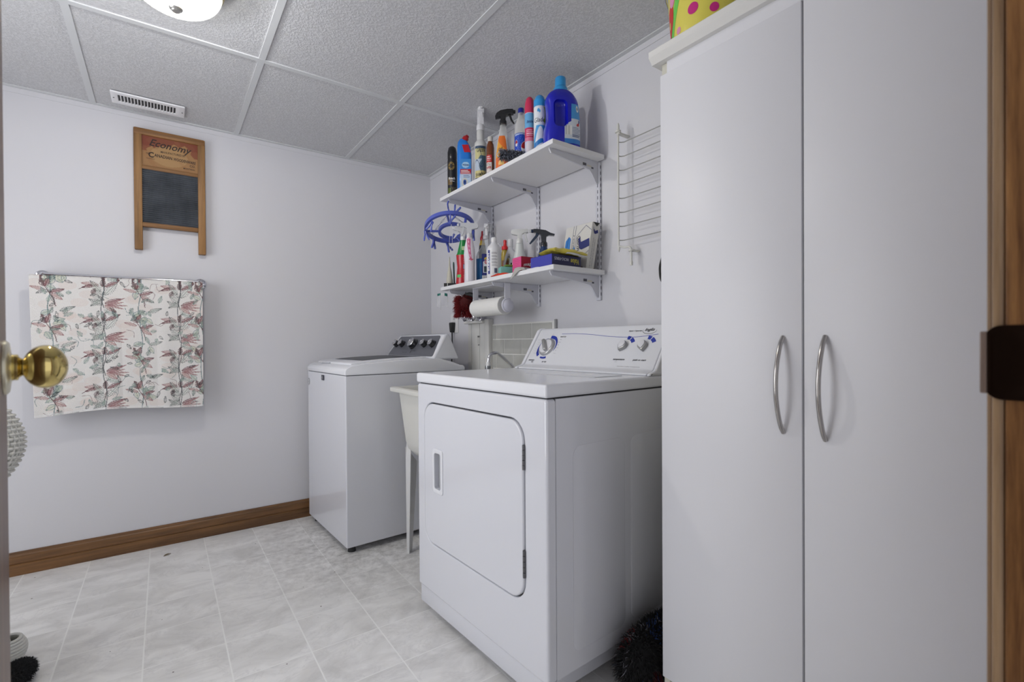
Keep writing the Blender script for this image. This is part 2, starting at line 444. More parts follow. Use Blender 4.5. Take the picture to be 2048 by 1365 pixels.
struct('wall_left', MB().box((XL-.1, YD-.1, 0), (XL, WY0, H+.06)).box((XL-.1, WY1, 0), (XL, .1, H+.06)).box((XL-.1, WY0, 0), (XL, WY1, WZ0)).box((XL-.1, WY0, WZ1), (XL, WY1, H+.06)), PAINT, smooth=0)
struct('added_window_1', MB().box((XL-.06, WY0, WZ0), (XL+.012, WY0+.04, WZ1)).box((XL-.06, WY1-.04, WZ0), (XL+.012, WY1, WZ1)).box((XL-.06, WY0+.04, WZ0), (XL+.012, WY1-.04, WZ0+.04)).box((XL-.06, WY0+.04, WZ1-.04), (XL+.012, WY1-.04, WZ1)), mat('added_window_white', (.75, .75, .76), .4), smooth=0)
MB().box((XL-.075, WY0, WZ0), (XL-.071, WY1, WZ1)).build('pane', clear_plastic('added_window_glass', (.97, .98, .98), .03), bpy.data.objects['added_window_1'], 0)
DX0, DX1 = -1.62, -.88                                              # doorway
struct('wall_front', MB().box((XL, YD-.115, 0), (DX0-.02, YD, H+.06)).box((DX1+.02, YD-.115, 0), (0, YD, H+.06)).box((DX0-.02, YD-.115, 2.04), (DX1+.02, YD, H+.06)), PAINT, smooth=0)

# suspended ceiling: textured panels lying in a tee grid
def ceiling_material():
    m = bpy.data.materials.new('ceiling_panel'); m.use_nodes = True; nt = m.node_tree; L = nt.links
    p = nt.nodes['Principled BSDF']; p.inputs['Roughness'].default_value = .75; p.inputs['Base Color'].default_value = (.66, .66, .675, 1)
    tc = N(nt, 'ShaderNodeTexCoord')
    n = N(nt, 'ShaderNodeTexNoise', Scale=125.0, Detail=3.0, Roughness=.6, Distortion=.35); L.new(tc.outputs['Object'], n.inputs['Vector'])
    r = N(nt, 'ShaderNodeMapRange'); r.inputs['From Min'].default_value = .4; r.inputs['From Max'].default_value = .62; L.new(n.outputs['Fac'], r.inputs['Value'])
    b = N(nt, 'ShaderNodeBump', Strength=.5, Distance=.002); L.new(r.outputs[0], b.inputs['Height']); L.new(b.outputs[0], p.inputs['Normal'])
    mx = N(nt, 'ShaderNodeMix', data_type='RGBA'); mx.inputs[6].default_value = (.53, .53, .545, 1); mx.inputs[7].default_value = (.62, .62, .635, 1)
    L.new(r.outputs[0], mx.inputs[0]); L.new(mx.outputs[2], p.inputs['Base Color'])
    return m
TEE = mat('white_steel', (.60, .61, .62), .35)
struct('ceiling', MB().box((XL, -4.6, H+.004), (0, 0, H+.06)), ceiling_material(), smooth=0)
TX = [-.583, -1.189, -1.789, -2.395]; TY = [-.867, -2.087]
i = 0
for x in TX:
    ys = [0]+TY+[YD]
    for y0, y1 in zip(ys, ys[1:]):
        i += 1; struct('trim_%d' % i, MB().box((x-.012, y1+.012, H), (x+.012, y0-.012, H+.006)), TEE, smooth=0)
for y in TY:
    i += 1; struct('trim_%d' % i, MB().box((XL, y-.012, H-.0005), (0, y+.012, H+.006)), TEE, smooth=0)
for lo, hi in (((-.023, YD, H-.001), (-.0005, -.0005, H+.006)), ((XL, -.023, H-.001), (-.023, -.0005, H+.006)),
               ((-.003, YD, H-.023), (-.0003, -.0003, H)), ((XL, -.003, H-.023), (-.003, -.0003, H))):
    i += 1; struct('trim_%d' % i, MB().box(lo, hi), TEE if hi[2] > H else PAINT, smooth=0)

# skirting board: stained wood with a moulded face
OAK = wood('stained_oak', srgb(40, 21, 9), srgb(136, 96, 56), 'X', 1.0, .4)
prof = [(0, 0), (-.014, 0), (-.014, .049), (-.0095, .0515), (-.0095, .0535), (-.0135, .056), (-.0135, .088), (-.0095, .093), (-.0085, .098), (-.005, .101), (-.004, .1045), (0, .1045)]
def board(name, a, b, face):
    a, b = Vector(a), Vector(b); d = (b-a)
    mb = MB(); f = Vector(face)
    r0 = [mb.bm.verts.new(a-f*p[0]+Vector((0, 0, p[1]))) for p in prof]; r1 = [mb.bm.verts.new(b-f*p[0]+Vector((0, 0, p[1]))) for p in prof]
    n = len(prof)
    for k in range(n): mb.bm.faces.new((r0[k], r0[(k+1) % n], r1[(k+1) % n], r1[k]))
    mb.bm.faces.new(r0); mb.bm.faces.new(r1[::-1])
    return struct(name, mb, OAK, smooth=20)
board('baseboard_back', (XL, -.0005, .0005), (-.02, -.0005, .0005), (0, -1, 0))
OAKY = wood('stained_oak_side', srgb(40, 21, 9), srgb(136, 96, 56), 'Y', 1.0, .4)
board('baseboard_left', (XL+.0005, YD, .0005), (XL+.0005, -.02, .0005), (1, 0, 0)).data.materials[0] = OAKY

# door frame of stained wood with the strike plate
JAMB = wood('jamb_wood', srgb(74, 38, 14), srgb(196, 142, 84), 'Z', 1.0, .4, 1.5)
CASE = wood('casing_wood', srgb(120, 90, 60), srgb(206, 174, 136), 'Z', 1.0, .45)
y0, y1 = YD-.12, YD
struct('trim_40', MB().box((DX1, y0, 0), (DX1+.02, y1+.0005, 2.06), .002), JAMB)
struct('trim_41', MB().box((DX0-.02, y0, 0), (DX0, y1+.0005, 2.06), .002), JAMB)
struct('trim_42', MB().box((DX0, y0, 2.04), (DX1, y1+.0005, 2.06), .002), JAMB)
def casing(name, x0, x1):
    return struct(name, MB().box((x0, YD+.001, 0), (x1, YD+.0105, 2.1), .003).box((min(x0, x1)+.014, YD+.009, 0), (max(x0, x1)-.004, YD+.0165, 2.1), .004), CASE)
casing('trim_43', DX1+.004, DX1+.062); casing('trim_44', DX0-.062, DX0-.004)
t = thing('strike_plate', 'dark bronze strike plate let into the brown door jamb at right edge', 'strike plate', (DX1, YD-.03, 1.014))
BRONZE = mat('dark_bronze', (.022, .012, .008), .32, .85)
MB().plate(rrect(-.055, -.0355, .0440, .0355, .012), [rrect(-.034, -.014, -.014, .014, .003)], .0016, .0005, M=frame_m((-.0005, 0, 0), (0, 1, 0), (0, 0, 1)) @ Matrix.Diagonal((1, 1, -1, 1))).build('plate', BRONZE, t)
MB().plate(rrect(-.003, -.030, .0042, .030, .0028), (), .0045, .0008, M=frame_m((-.0030, .0425, 0), (1, 0, 0), (0, 0, 1)) @ Matrix.Diagonal((1, 1, -1, 1))).build('lip', mat('highlight_bronze', (.34, .26, .22), .35, .6), t)['label'] = 'lip of the strike plate, coloured pale as a highlight'  # lip given a paler bronze to paint in its highlight
MB().box((-.0004, -.034, -.014), (.012, -.014, .014)).build('bolt_hole', mat('bolt_hole_dark', (.01, .008, .007), .8), t)
for dz in (-.024, .024):
    MB().cyl((-.0032, -.024, dz), (-.0018, -.024, dz), .0045, n=14).build('screw', BRONZE, t)

# the room door, swung in against the hinge side
th = R_(8); DN = Vector((math.cos(th), math.sin(th), 0)); DD = Vector((-math.sin(th), math.cos(th), 0))
KN = Vector((-1.647, -2.230, 1.0095)); FACE = KN-.037*DN            # knob centre; point of the door face behind it
door = MB(); DW = .775
M = frame_m(FACE+DD*.060-Vector((0, 0, FACE.z)), -DD, (0, 0, 1))     # local x back to the hinge, y up, z = out of face
nn = (-DD).cross(Vector((0, 0, 1)))
M = M if nn.dot(DN) > 0 else frame_m(FACE+DD*.060-Vector((0, 0, FACE.z)), -DD, (0, 0, 1)) @ Matrix.Diagonal((1, 1, -1, 1))
door.box((0, .004, -.035), (DW, 2.03, 0), .002, M=M)
DOORW = wood('door_veneer', srgb(74, 50, 36), srgb(124, 96, 76), 'Z', 1.0, .38)
d = struct('door_1', door, DOORW)
BRASS = mat('polished_brass', (.62, .49, .19), .1, 1.0)
def knob_lathe(name, prof, m, parent):
    Mk = frame_m(FACE, DD, Vector((0, 0, 1)))
    if (DD.cross(Vector((0, 0, 1)))).dot(DN) < 0: Mk = frame_m(FACE, -DD, Vector((0, 0, 1)))
    return MB().lathe(prof, 40, M=Mk).build(name, m, parent, 40)
k = knob_lathe('door_knob', [(.0150, .0045), (.0160, .006), (.0160, .0125), (.0125, .0140), (.0105, .0165), (.0110, .0180)] +
               [(.0275*math.sin(a)*1.0, .037-.0215*math.cos(a)) for a in np.linspace(.42, 3.0, 18)] + [(.001, .0583)], BRASS, d)
k['label'] = 'round polished brass knob'
knob_lathe('knob_rose', [(.033, .0004), (.033, .003), (.030, .0055), (.014, .0075), (.0125, .0078)], mat('satin_brass', (.80, .76, .60), .3, .8), d)
for hz in (.25, 1.02, 1.8):
    hb = MB(); P = FACE+DD*.060-DD*(DW+.004); hb.cyl((P.x, P.y, hz-.045), (P.x, P.y, hz+.045), .006)
    hb.build('door_hinge', BRASS, d)

# ceiling lamp: ribbed glass bowl on a brass pan
LX, LY = -1.484, -1.222
lamp = thing('ceiling_lamp', 'round flush ceiling lamp with ribbed white glass bowl and brass rim, lit', 'lamp', (LX, LY, H))
MB().lathe([(.126, -.0015), (.131, -.008), (.133, -.016), (.129, -.020), (.133, -.025), (.126, -.030), (.122, -.030), (.122, -.006), (.01, -.005)], 48, cap=False).build('lamp_pan', mat('lamp_brass', (.62, .52, .28), .25, .9), lamp)
def lamp_glass():
    m = bpy.data.materials.new('ribbed_opal_glass'); m.use_nodes = True; nt = m.node_tree; L = nt.links
    out = nt.nodes['Material Output']; p = nt.nodes['Principled BSDF']
    p.inputs['Base Color'].default_value = (.86, .9, .86, 1); p.inputs['Roughness'].default_value = .25
    p.inputs['Emission Color'].default_value = (.93, 1.0, .94, 1); p.inputs['Emission Strength'].default_value = .25
    tr = N(nt, 'ShaderNodeBsdfTransparent'); mx = N(nt, 'ShaderNodeMixShader', Fac=.84)
    L.new(p.outputs[0], mx.inputs[1]); L.new(tr.outputs[0], mx.inputs[2]); L.new(mx.outputs[0], out.inputs[0])
    return m
gl = MB(); nseg = 96
def bowl(a, b):
    t_ = b*math.pi/2; r = .126*math.cos(t_)**.8 if b < 1 else .004; z = -.024-.080*math.sin(t_)
    r = max(r, .004); r *= 1+.012*math.cos(a*math.pi*2*48)*min(1, (1-b)*3)
    return (r*math.cos(a*2*math.pi), r*math.sin(a*2*math.pi), z)
gl.grid(192, 16, bowl, closed=True); gl.build('glass_bowl', lamp_glass(), lamp, 60)
MB().lathe([(.003, -.100), (.0135, -.1015), (.019, -.105), (.0165, -.109), (.013, -.1105), (.011, -.114), (.004, -.116)], 24).build('finial', mat('brushed_nickel', (.55, .54, .52), .3, .9), lamp)
bl = bpy.data.lights.new('lamp_bulb', 'POINT'); bl.energy = LAMP_W; bl.shadow_soft_size = .03; bl.color = (.985, .98, 1.0)
bo = bpy.data.objects.new('lamp_bulb', bl); COL.objects.link(bo); bo.location = (LX, LY, H-.044)

# ceiling vent
v = thing('ceiling_vent', 'white slotted air register in the ceiling above the washboard', 'vent', (-1.571, -.160, H))
slots = [rrect(-.112+k*.0125-.0042, -.038, -.112+k*.0125+.0042, .036, .002, 2) for k in range(18)]
MB().plate(rrect(-.142, -.066, .142, .066, .004, 3), slots, .006, .0015, M=Matrix.Diagonal((1, 1, -1, 1))).build('register_face', mat('vent_white', (.86, .86, .88), .4), v)
MB().box((-.125, -.05, .0005), (.125, .05, .0035)).build('duct_shadow', mat('duct_dark', (.035, .035, .038), .8), v)
for k in range(18):
    lv = MB(); x = -.112+k*.0125
    lv.box((x-.0045, -.040, -.0016), (x-.0005, .038, -.0010), M=None); lv.build('louvre', mat('louvre_grey', (.16, .16, .17), .5), v)
for sx_ in (-.132, .132): MB().cyl((sx_, 0, -.0075), (sx_, 0, -.0055), .003, n=10).build('screw', mat('screw_dark', (.12, .12, .12), .4, .8), v)

# ================================================================== back wall: washboard, towel and rail
wb = thing('washboard', 'old wooden washboard with ribbed blue-grey glass hanging high on the back wall', 'washboard', (-1.487, -.0245, 1.515))
OLD = wood('old_pine', srgb(78, 52, 26), srgb(160, 118, 70), 'Z', 1.0, .55)
OLDX = wood('old_pine_cross', srgb(84, 54, 26), srgb(152, 108, 60), 'X', 1.0, .55)
for sx_ in (-1, 1):
    MB().box((sx_*.1335-.0165, -.011, 0), (sx_*.1335+.0165, .0235, .606), .003).build('side_rail', OLD, wb)
MB().box((-.148, -.014, .575), (.148, .020, .607), .005).build('top_rail', OLDX, wb)
MB().box((-.118, -.012, .405), (.118, .010, .424), .003).build('middle_rail', OLDX, wb)
MB().box((-.118, -.012, .116), (.118, .012, .138), .004).build('bottom_rail', OLDX, wb)
hd = MB().box((-.118, -.004, .423), (.118, .006, .577)).build('header_panel', OLDX, wb)
im = Img(90, 50, srgb(148, 108, 64))
nz = lambda U, V: .5+.25*np.sin(U*9+3*V)+.2*np.sin(U*23+V*11+2)
im.fn(lambda U, V: V+.10*np.sin(U*7)+.05*np.sin(U*31) > .74, srgb(112, 44, 22), .85)
im.fn(lambda U, V: (V > .5) & ((U < .13+.05*np.sin(V*20)) | (U > .90+.04*np.sin(V*17))), srgb(116, 48, 24), .8)
im.fn(lambda U, V: ((U-.48)/.33)**2+((V-.42)/.34)**2 < 1, srgb(166, 132, 86), .6)
im.fn(lambda U, V: nz(U, V) > .8, srgb(140, 92, 52), .25)
sf = flat((-.118, -.0045, .423), (1, 0, 0), (0, 0, 1))
patch(hd, im, sf, 0, .002, .236, .152, 'stained_print', printed('stained_board', .6))
INK = mat('faded_ink', srgb(44, 30, 24), .7)
sf2 = flat((0, -.0045, .423), (1, 0, 0), (0, 0, 1))
letters(hd, INK, [('Economy', .002, .113, .178, .046, -3, .35, .012), ('MANUFACTURED BY', .012, .083, .105, .0105, 0, 0, .01), ('THE', -.094, .064, .014, .009), ('C', -.080, .060, .022, .028, 0, 0, .03),
                  ('ANADIAN', -.030, .060, .074, .016, -2, 0, .02), ('WOODENWARE', .060, .056, .096, .0155, -2, 0, .02), ('CO.', .094, .036, .024, .012, 0, 0, .02), ('MONTREAL', .080, .019, .050, .008, 0, 0, .01), ('TRADE MARK', -.082, .040, .034, .004)], sf2, lift=.0009)
rb = MB(); nr = 26
def rib(a, b):
    z = .138+.268*b; k = b*nr*2*math.pi
    return (-.118+.236*a, -.004-.0050*math.cos(k)+.0009*math.cos(a*2*math.pi*40)*max(0, -math.cos(k)), z)
rb.grid(121, nr*8+1, rib)
glass = rb.build('ribbed_glass', mat('zinc_glass', srgb(120, 125, 133), .24, 0, mottle=(10, .85)), wb, 80)
MB().box((-.118, .004, .138), (.118, .008, .406)).build('backing_board', OLDX, wb)

# towel rail
CHROME = mat('chrome', (.72, .72, .76), .12, 1.0)
RZ = 1.353
rail = thing('towel_rail', 'chrome towel rail with round end brackets on the back wall', 'towel rail', (-1.668, 0, RZ))
MB().cyl((-.306, -.050, .0095), (.306, -.050, .0135), .0078, n=18).build('bar', CHROME, rail)
MB().cyl((-.318, -.094, -.008), (.318, -.094, -.004), .0070, n=18).build('front_bar', CHROME, rail)
for sx_ in (-1, 1):
    b = MB(); z0 = .006+sx_*.002
    b.lathe([(.027, .0006), (.027, .006), (.023, .011), (.012, .015), (.010, .03), (.0105, .040), (.0125, .043), (.0125, .058), (.009, .062), (.0075, .098), (.002, .099)], 28, M=frame_m((sx_*.306, 0, z0), (1, 0, 0), (0, 0, 1)) )
    b.build('bracket', CHROME, rail)

# flowered towel: the print is woven in, drawn here as leaves along climbing stems
def towel_print(W=430, Hh=410):
    im = Img(W, Hh, srgb(232, 229, 226)); asp = Hh/W*.98
    U, V = im.U, im.V*asp
    rnd = random.Random(11)
    def leaf(u, v, ang, ln, wd, fill, edge, al=.8, ser=0):
        m = (np.abs(U-u) < ln*1.2) & (np.abs(V-v) < ln*1.2)
        ca, sa = math.cos(ang), math.sin(ang); x = (U-u)*ca+(V-v)*sa; y = -(U-u)*sa+(V-v)*ca
        t = np.clip(x/ln, 0, 1); hw = wd*np.sin(np.pi*t**.8)*(1+ser*np.sin(t*60)); ins = m & (x > 0) & (x < ln)
        jit = .7+.3*np.sin(U*310+V*170)*np.sin(U*90-V*260)
        if fill is not None: im.put(ins & (np.abs(y) < hw*jit+.0008), fill, al)
        im.put(ins & (np.abs(np.abs(y)-hw) < .0028) & (np.sin(t*34+y*900) > -.5), edge, .85)
        im.put(ins & (np.abs(y) < .0014), edge, .7)
    def stem(pts, wd, c, al=.8):
        P = smooth_path([(a, b, 0) for a, b in pts], 10)
        for a, b in zip(P, P[1:]):
            d = b-a; L2 = max(d.length_squared, 1e-9)
            m = (np.abs(U-a.x) < .06) & (np.abs(V-a.y) < .06)
            t = np.clip(((U-a.x)*d.x+(V-a.y)*d.y)/L2, 0, 1)
            im.put(m & ((U-a.x-t*d.x)**2+(V-a.y-t*d.y)**2 < wd*wd), c, al)
    MAR, ROSE, PINK = srgb(92, 52, 58), srgb(160, 116, 118), srgb(206, 180, 176)
    DK, SAGE, TEAL, PEACH = srgb(58, 64, 66), srgb(176, 190, 174), srgb(122, 142, 144), srgb(226, 210, 202)
    for _ in range(70):                                            # washed-out blush behind the leaves
        u, v = rnd.random(), rnd.random()*asp; im.fn(lambda A, B: ((A-u)/.05)**2+((B*asp-v)/.03)**2 < 1, PEACH, .35)
    per = .245
    for c0, kind in ((.10, 'B'), (.385, 'A'), (.60, 'B'), (.845, 'A'), (.995, 'B')):
        stem([(c0+.012*math.sin(k*1.9), k*per/2) for k in range(-1, 11)], .0032, TEAL if kind == 'B' else srgb(120, 122, 124))
        for k in range(-1, 6):
            v = k*per+(.06 if kind == 'B' else 0)
            if kind == 'A':
                for j in range(3): leaf(c0-.005, v+.02+.035*j, R_(150-8*j), .085-.012*j, .013, srgb(214, 218, 212), DK, .5, .5)
                leaf(c0+.01, v+.09, R_(52), .125, .018, srgb(216, 220, 214), DK, .6, .35)
                leaf(c0+.01, v+.03, R_(22), .105, .013, ROSE, MAR, .75); leaf(c0+.01, v+.02, R_(-38), .080, .014, PINK, ROSE, .9)
                leaf(c0+.012, v+.15, R_(30), .10, .012, ROSE, MAR, .8); leaf(c0, v+.15, R_(84), .06, .014, MAR, MAR, .75)
                leaf(c0-.02, v+.16, R_(172), .10, .015, PINK, ROSE, .8); leaf(c0-.03, v+.165, R_(196), .09, .010, ROSE, MAR, .7)
                leaf(c0-.06, v+.10, R_(60), .045, .012, MAR, MAR, .6); stem([(c0-.02, v+.15), (c0-.08, v+.16), (c0-.13, v+.13)], .0018, MAR)
                leaf(c0-.012, v+.115, R_(126), .095, .017, srgb(204, 210, 202), DK, .55, .5); leaf(c0+.012, v+.205, R_(62), .085, .014, srgb(206, 212, 204), DK, .6, .5)
                leaf(c0-.01, v+.055, R_(216), .075, .012, srgb(190, 198, 190), DK, .6, .4); leaf(c0+.02, v+.215, R_(-20), .07, .012, srgb(196, 204, 194), TEAL, .6, .4)
                stem([(c0+.005, v), (c0-.006, v+.06), (c0+.008, v+.13), (c0, v+.2)], .0026, DK, .7)
                for j in range(4): leaf(c0+.02, v+.02, R_(-15+14*j), .10+.02*(j % 2), .005, PINK, ROSE, .7)
            else:
                for j in range(7):
                    a = rnd.uniform(0, 6.28); leaf(c0+rnd.uniform(-.05, .05), v+rnd.uniform(0, .16), a, .06, .017, SAGE if j % 3 else srgb(204, 208, 186), TEAL, .65)
                leaf(c0-.02, v+.08, R_(112), .065, .018, MAR, MAR, .75); leaf(c0-.02, v+.08, R_(72), .07, .014, ROSE, MAR, .75)
                leaf(c0+.0, v+.04, R_(18), .085, .014, ROSE, MAR, .8); leaf(c0+.01, v+.03, R_(-32), .07, .013, PINK, ROSE, .9)
                leaf(c0+.05, v+.16, R_(20), .09, .012, srgb(196, 204, 196), DK, .7, .3); leaf(c0-.02, v+.06, R_(165), .08, .010, PINK, ROSE, .8)
                stem([(c0-.02, v+.08), (c0+.02, v), (c0+.03, v-.05)], .0022, MAR)
                for j in range(4): leaf(c0+rnd.uniform(-.08, .08), v+rnd.uniform(0, .2), rnd.uniform(0, 6.28), .05, .010, srgb(168, 182, 172), srgb(78, 96, 96), .6, .4)
    for k in range(150):                                           # sprigs scattered between the stems
        u, v = rnd.random(), rnd.random()*asp; a = rnd.uniform(0, 6.28)
        if k % 3 == 0: leaf(u, v, a, rnd.uniform(.03, .06), .010, SAGE, TEAL, .6, .3)
        elif k % 3 == 1: leaf(u, v, a, rnd.uniform(.03, .055), .007, None, DK, .6)
        else: stem([(u, v), (u+.04*math.cos(a), v+.04*math.sin(a)), (u+.07*math.cos(a+.6), v+.07*math.sin(a+.6))], .0016, TEAL if k % 2 else srgb(150, 130, 130), .7)
    im.a += rng.normal(0, .012, im.a.shape[:2])[:, :, None]
    return im
def make_towel():
    im = towel_print(); W, Hf = .646, .636; nu = 431; YB, ZB = -.094, -.013
    path = [(-.0835, -Hf+.002+.0)]                                  # (y, z) from the front hem over the bar to the back hem
    nf = 409; pts = []
    for k in range(nf): pts.append((YB-.0105, -Hf+(Hf-.004+ZB)*k/(nf-1)))
    for k in range(1, 12):
        a = math.pi*k/12; pts.append((YB-.0105*math.cos(a), ZB-.004+.0130*math.sin(a)))
    for k in range(0, 150): pts.append((YB+.0105, ZB-.004-(.59)*k/149))
    mb = MB(); P = np.zeros((nu, len(pts), 3)); C = np.ones((nu, len(pts), 4))
    for jj, (y, z) in enumerate(pts):
        dn = max(0, -z)/.63; front = jj < nf
        for ii in range(nu):
            a = ii/(nu-1)
            # edges draw in a little towards the hem; soft vertical folds
            x = -.336+W*a; x += dn*(.014*(1-a)-.002*a) + (.006*math.sin(dn*9) if a < .02 else 0)*0
            wv = (.0045*math.sin(a*17+1)+.003*math.sin(a*41+2.3))*dn
            sag = .010*math.sin(a*math.pi)*0
            zz = z+(.010*dn*(math.sin(a*5.5-.6)) if jj < 40 or not front else .010*dn*math.sin(a*5.5-.6))
            P[ii, jj] = (x, y-(abs(wv)*.6+wv*.4+.006*dn if front else -.25*abs(wv)), zz+.004*(a-.5)*2)
        v = min(1, jj/(nf-1)) if front else max(0, 1-(jj-nf)/400)
        C[:, jj, :3] = im.a[min(im.h-1, int(v*im.h)), np.minimum((np.arange(nu)/(nu-1)*im.w).astype(int), im.w-1)]
        if jj < 8: C[:, jj, :3] = C[:, jj, :3]*.5+np.array(srgb(238, 238, 238)[:3])*.5
    vs = [[mb.bm.verts.new(P[i, j]) for j in range(len(pts))] for i in range(nu)]
    for i in range(nu-1):
        for j in range(len(pts)-1): mb.bm.faces.new((vs[i][j], vs[i+1][j], vs[i+1][j+1], vs[i][j+1]))
    o = mb.build('towel', printed('terry_cloth', .95, bump=(420, .9, .004)), None, 80, recalc=False)
    at = o.data.color_attributes.new('print', 'FLOAT_COLOR', 'POINT'); at.data.foreach_set('color', C.reshape(-1).astype(np.float32))
    o.location = (-1.668, 0, RZ+.007)
    s = o.modifiers.new('cloth', 'SOLIDIFY'); s.thickness = .003; s.offset = 0
    tag(o, 'white terry towel printed with rose and sage leaves, folded over the chrome rail', 'towel')
make_towel()
lf = MB(); lf.grid(9, 5, lambda a, b: (.035*(a-.5), .012*(b-.5)*math.sin(math.pi*min(.98, a+.02)), .002+.004*math.sin(a*3)*(.5+abs(b-.5))))
o = lf.build('dry_leaf', mat('dry_leaf', srgb(120, 104, 74), .8)); o.location = (-1.52, -.158, .0); o.rotation_euler = (0, 0, .5)
s = o.modifiers.new('t', 'SOLIDIFY'); s.thickness = .0008
tag(o, 'small curled brown leaf lying on the floor near the baseboard', 'leaf')

# ================================================================== washer
ENAMEL = mat('white_enamel', (.715, .725, .775), .16, coat=.3)
ENAM2 = mat('white_plastic_gloss', (.80, .81, .85), .22, coat=.2)
DARK = mat('dark_gap', (.012, .012, .014), .7)
RUB = mat('black_rubber', (.02, .02, .02), .6)
TXT = mat('print_black', (.02, .02, .025), .5)
TXTG = mat('print_grey', (.25, .25, .27), .5)
AP = R_(2.6)
ws = thing('washing_machine', 'white top loading washer with grey knob panel, standing in the corner', 'washing machine', (-.810, -.700, 0), AP)
MB().box((0, .002, .032), (.672, .630, .8778), .006, 3).build('cabinet', ENAMEL, ws, wn=True)
for x in (.04, .62):
    for y in (.045, .585): MB().cyl((x, y, 0), (x, y, .034), .02, .015, n=14).build('foot', RUB, ws)
def side_prism(prof, y0, y1, bev, name, m, parent, taper=None, nb=3):
    mb = MB(); mb.plate(prof, (), y1-y0, 0)
    b = mb.bm
    for v in b.verts: v.co = Vector((v.co.x, y0+v.co.z, v.co.y))
    bmesh.ops.recalc_face_normals(b, faces=b.faces[:])
    if taper: 
        for v in b.verts: v.co.y = taper(v.co)
    if bev:
        eds = [e for e in b.edges if e.calc_face_angle(0) > .45]
        bmesh.ops.bevel(b, geom=eds, offset=bev, segments=nb, profile=.5, affect='EDGES')
    return mb.build(name, m, parent, 50)
deck = [(-.002, .8800), (-.002, .902), (.006, .914), (.028, .925), (.08, .934), (.16, .941), (.26, .947), (.40, .952), (.52, .952), (.60, .932), (.655, .912), (.680, .909), (.690, .897), (.690, .8800)]
side_prism(deck, 0, .632, .005, 'top_deck', ENAM2, ws)
MB().box((.006, .006, .8755), (.670, .626, .881)).build('seam', DARK, ws)
def dz(x): return float(np.interp(x, [p[0] for p in deck[1:9]], [p[1] for p in deck[1:9]]))
lid = MB(); xs = np.linspace(.045, .468, 14); top = [(x, dz(x)+.009) for x in xs]; bot = [(x, dz(x)-.002) for x in xs[::-1]]
mbl = MB(); mbl.plate(top+bot, (), .53, 0)
for v in mbl.bm.verts: v.co = Vector((v.co.x, .052+v.co.z, v.co.y))
bmesh.ops.recalc_face_normals(mbl.bm, faces=mbl.bm.faces[:])
bmesh.ops.bevel(mbl.bm, geom=[e for e in mbl.bm.edges if e.calc_face_angle(0) > .45], offset=.004, segments=3, profile=.5, affect='EDGES')
ld = mbl.build('lid', ENAM2, ws, 50)
gl = MB(); gl.grid(14, 10, lambda a, b: (.125+.335*a, .10+.43*b, dz(.125+.335*a)+.0098))
o = gl.build('lid_window', mat('smoked_glass', (.085, .09, .10), .42, spec=.15), ld); o['label'] = 'grey glass window of the lid'
nb = MB(); nb.box((.036, .36, dz(.04)+.0005), (.052, .50, dz(.04)+.0075), .003); nb.build('lid_grip', mat('grip_grey', (.55, .56, .60), .3), ld)
con = [(.485, .945), (.488, .9555), (.572, 1.083), (.582, 1.0895), (.594, 1.0895), (.606, 1.083), (.655, .945)]
def tp(co): 
    f = max(0, min(1, (co.z-.95)/.135)); return .316+(co.y-.316)*(1-.055*f-.012*f*f)
side_prism(con, .004, .628, .012, 'control_console', ENAM2, ws, tp, 3)
a0, a1 = Vector((.4925, 0, .9605)), Vector((.5685, 0, 1.0785)); S = (a1-a0); SL = S.length
def wsurf(u, v):
    """console face: u from the right-hand end towards the left as seen from the front, so text reads along -y"""
    P = a0+S*(v/SL); n = Vector((-S.z, 0, S.x)).normalized(); return Vector((P.x, .316-u, P.z))+n*.0008, n
panel = MB(); n0 = wsurf(0, 0)[1]
Mp = frame_m((a0.x, .316, a0.z), (0, -1, 0), S)
def trap(r):
    b, t_, h = .293, .255, SL; pts = []
    for (x, y, sx_, sy_) in ((t_, h, -1, -1), (-t_, h, 1, -1), (-b, 0, 1, 1), (b, 0, -1, 1)): pts.append((x, y))
    return pts
pl = MB(); pl.plate(trap(0), (), .0022, 0)
bmesh.ops.bevel(pl.bm, geom=[e for e in pl.bm.edges if abs(e.verts[0].co.z-e.verts[1].co.z) > .001], offset=.014, segments=5, profile=.5, affect='EDGES')
bmesh.ops.transform(pl.bm, matrix=Mp, verts=pl.bm.verts[:])
pn = pl.build('control_panel', mat('panel_grey', (.155, .16, .185), .35, .3), ws)
pn['label'] = 'dark grey sloping control panel'
KB = mat('knob_black', (.012, .012, .014), .25, coat=.4); KS = mat('knob_silver', (.6, .6, .62), .25, .9)
for uu, r in ((-.236, .022), (-.158, .022), (-.008, .034), (.134, .022), (.228, .022)):
    P, n = wsurf(uu, .080); Mk = frame_m(P+n*.002, (0, -1, 0), S)
    kb = MB().lathe([(r*1.06, 0), (r*1.02, .006), (r*.86, .024), (r*.80, .027)], 28, M=Mk).build('knob', KB, pn, 40)
    MB().lathe([(r*.86, .0262), (r*.9, .0285), (r*.84, .031), (r*.70, .0315), (r*.66, .0295), (.001, .0292)], 28, M=Mk).build('knob_ring', KS, kb, 40)
fl_ = lambda u, v: (wsurf(u, v)[0]+n0*.0022, n0)
its = [('PRESOAK', -.236, .050, .02, .004), ('SOIL', -.158, .050, .018, .004), ('RINSE', .134, .050, .02, .004), ('TEMP', .228, .050, .026, .004),
       ('off', -.06, .045, .01, .004), ('start', -.02, .045, .016, .004), ('Fresh Hold', -.075, .024, .06, .005), ('Power Wash', .04, .034, .035, .006, 0, 0, .02),
       ('Commercial Technology', -.245, .010, .05, .004), ('heavy', .045, .118, .02, .004), ('normal', .052, .104, .02, .004), ('delicates', .048, .076, .02, .004), ('l', .002, .028, .006, .02, -12, 0, .1)]
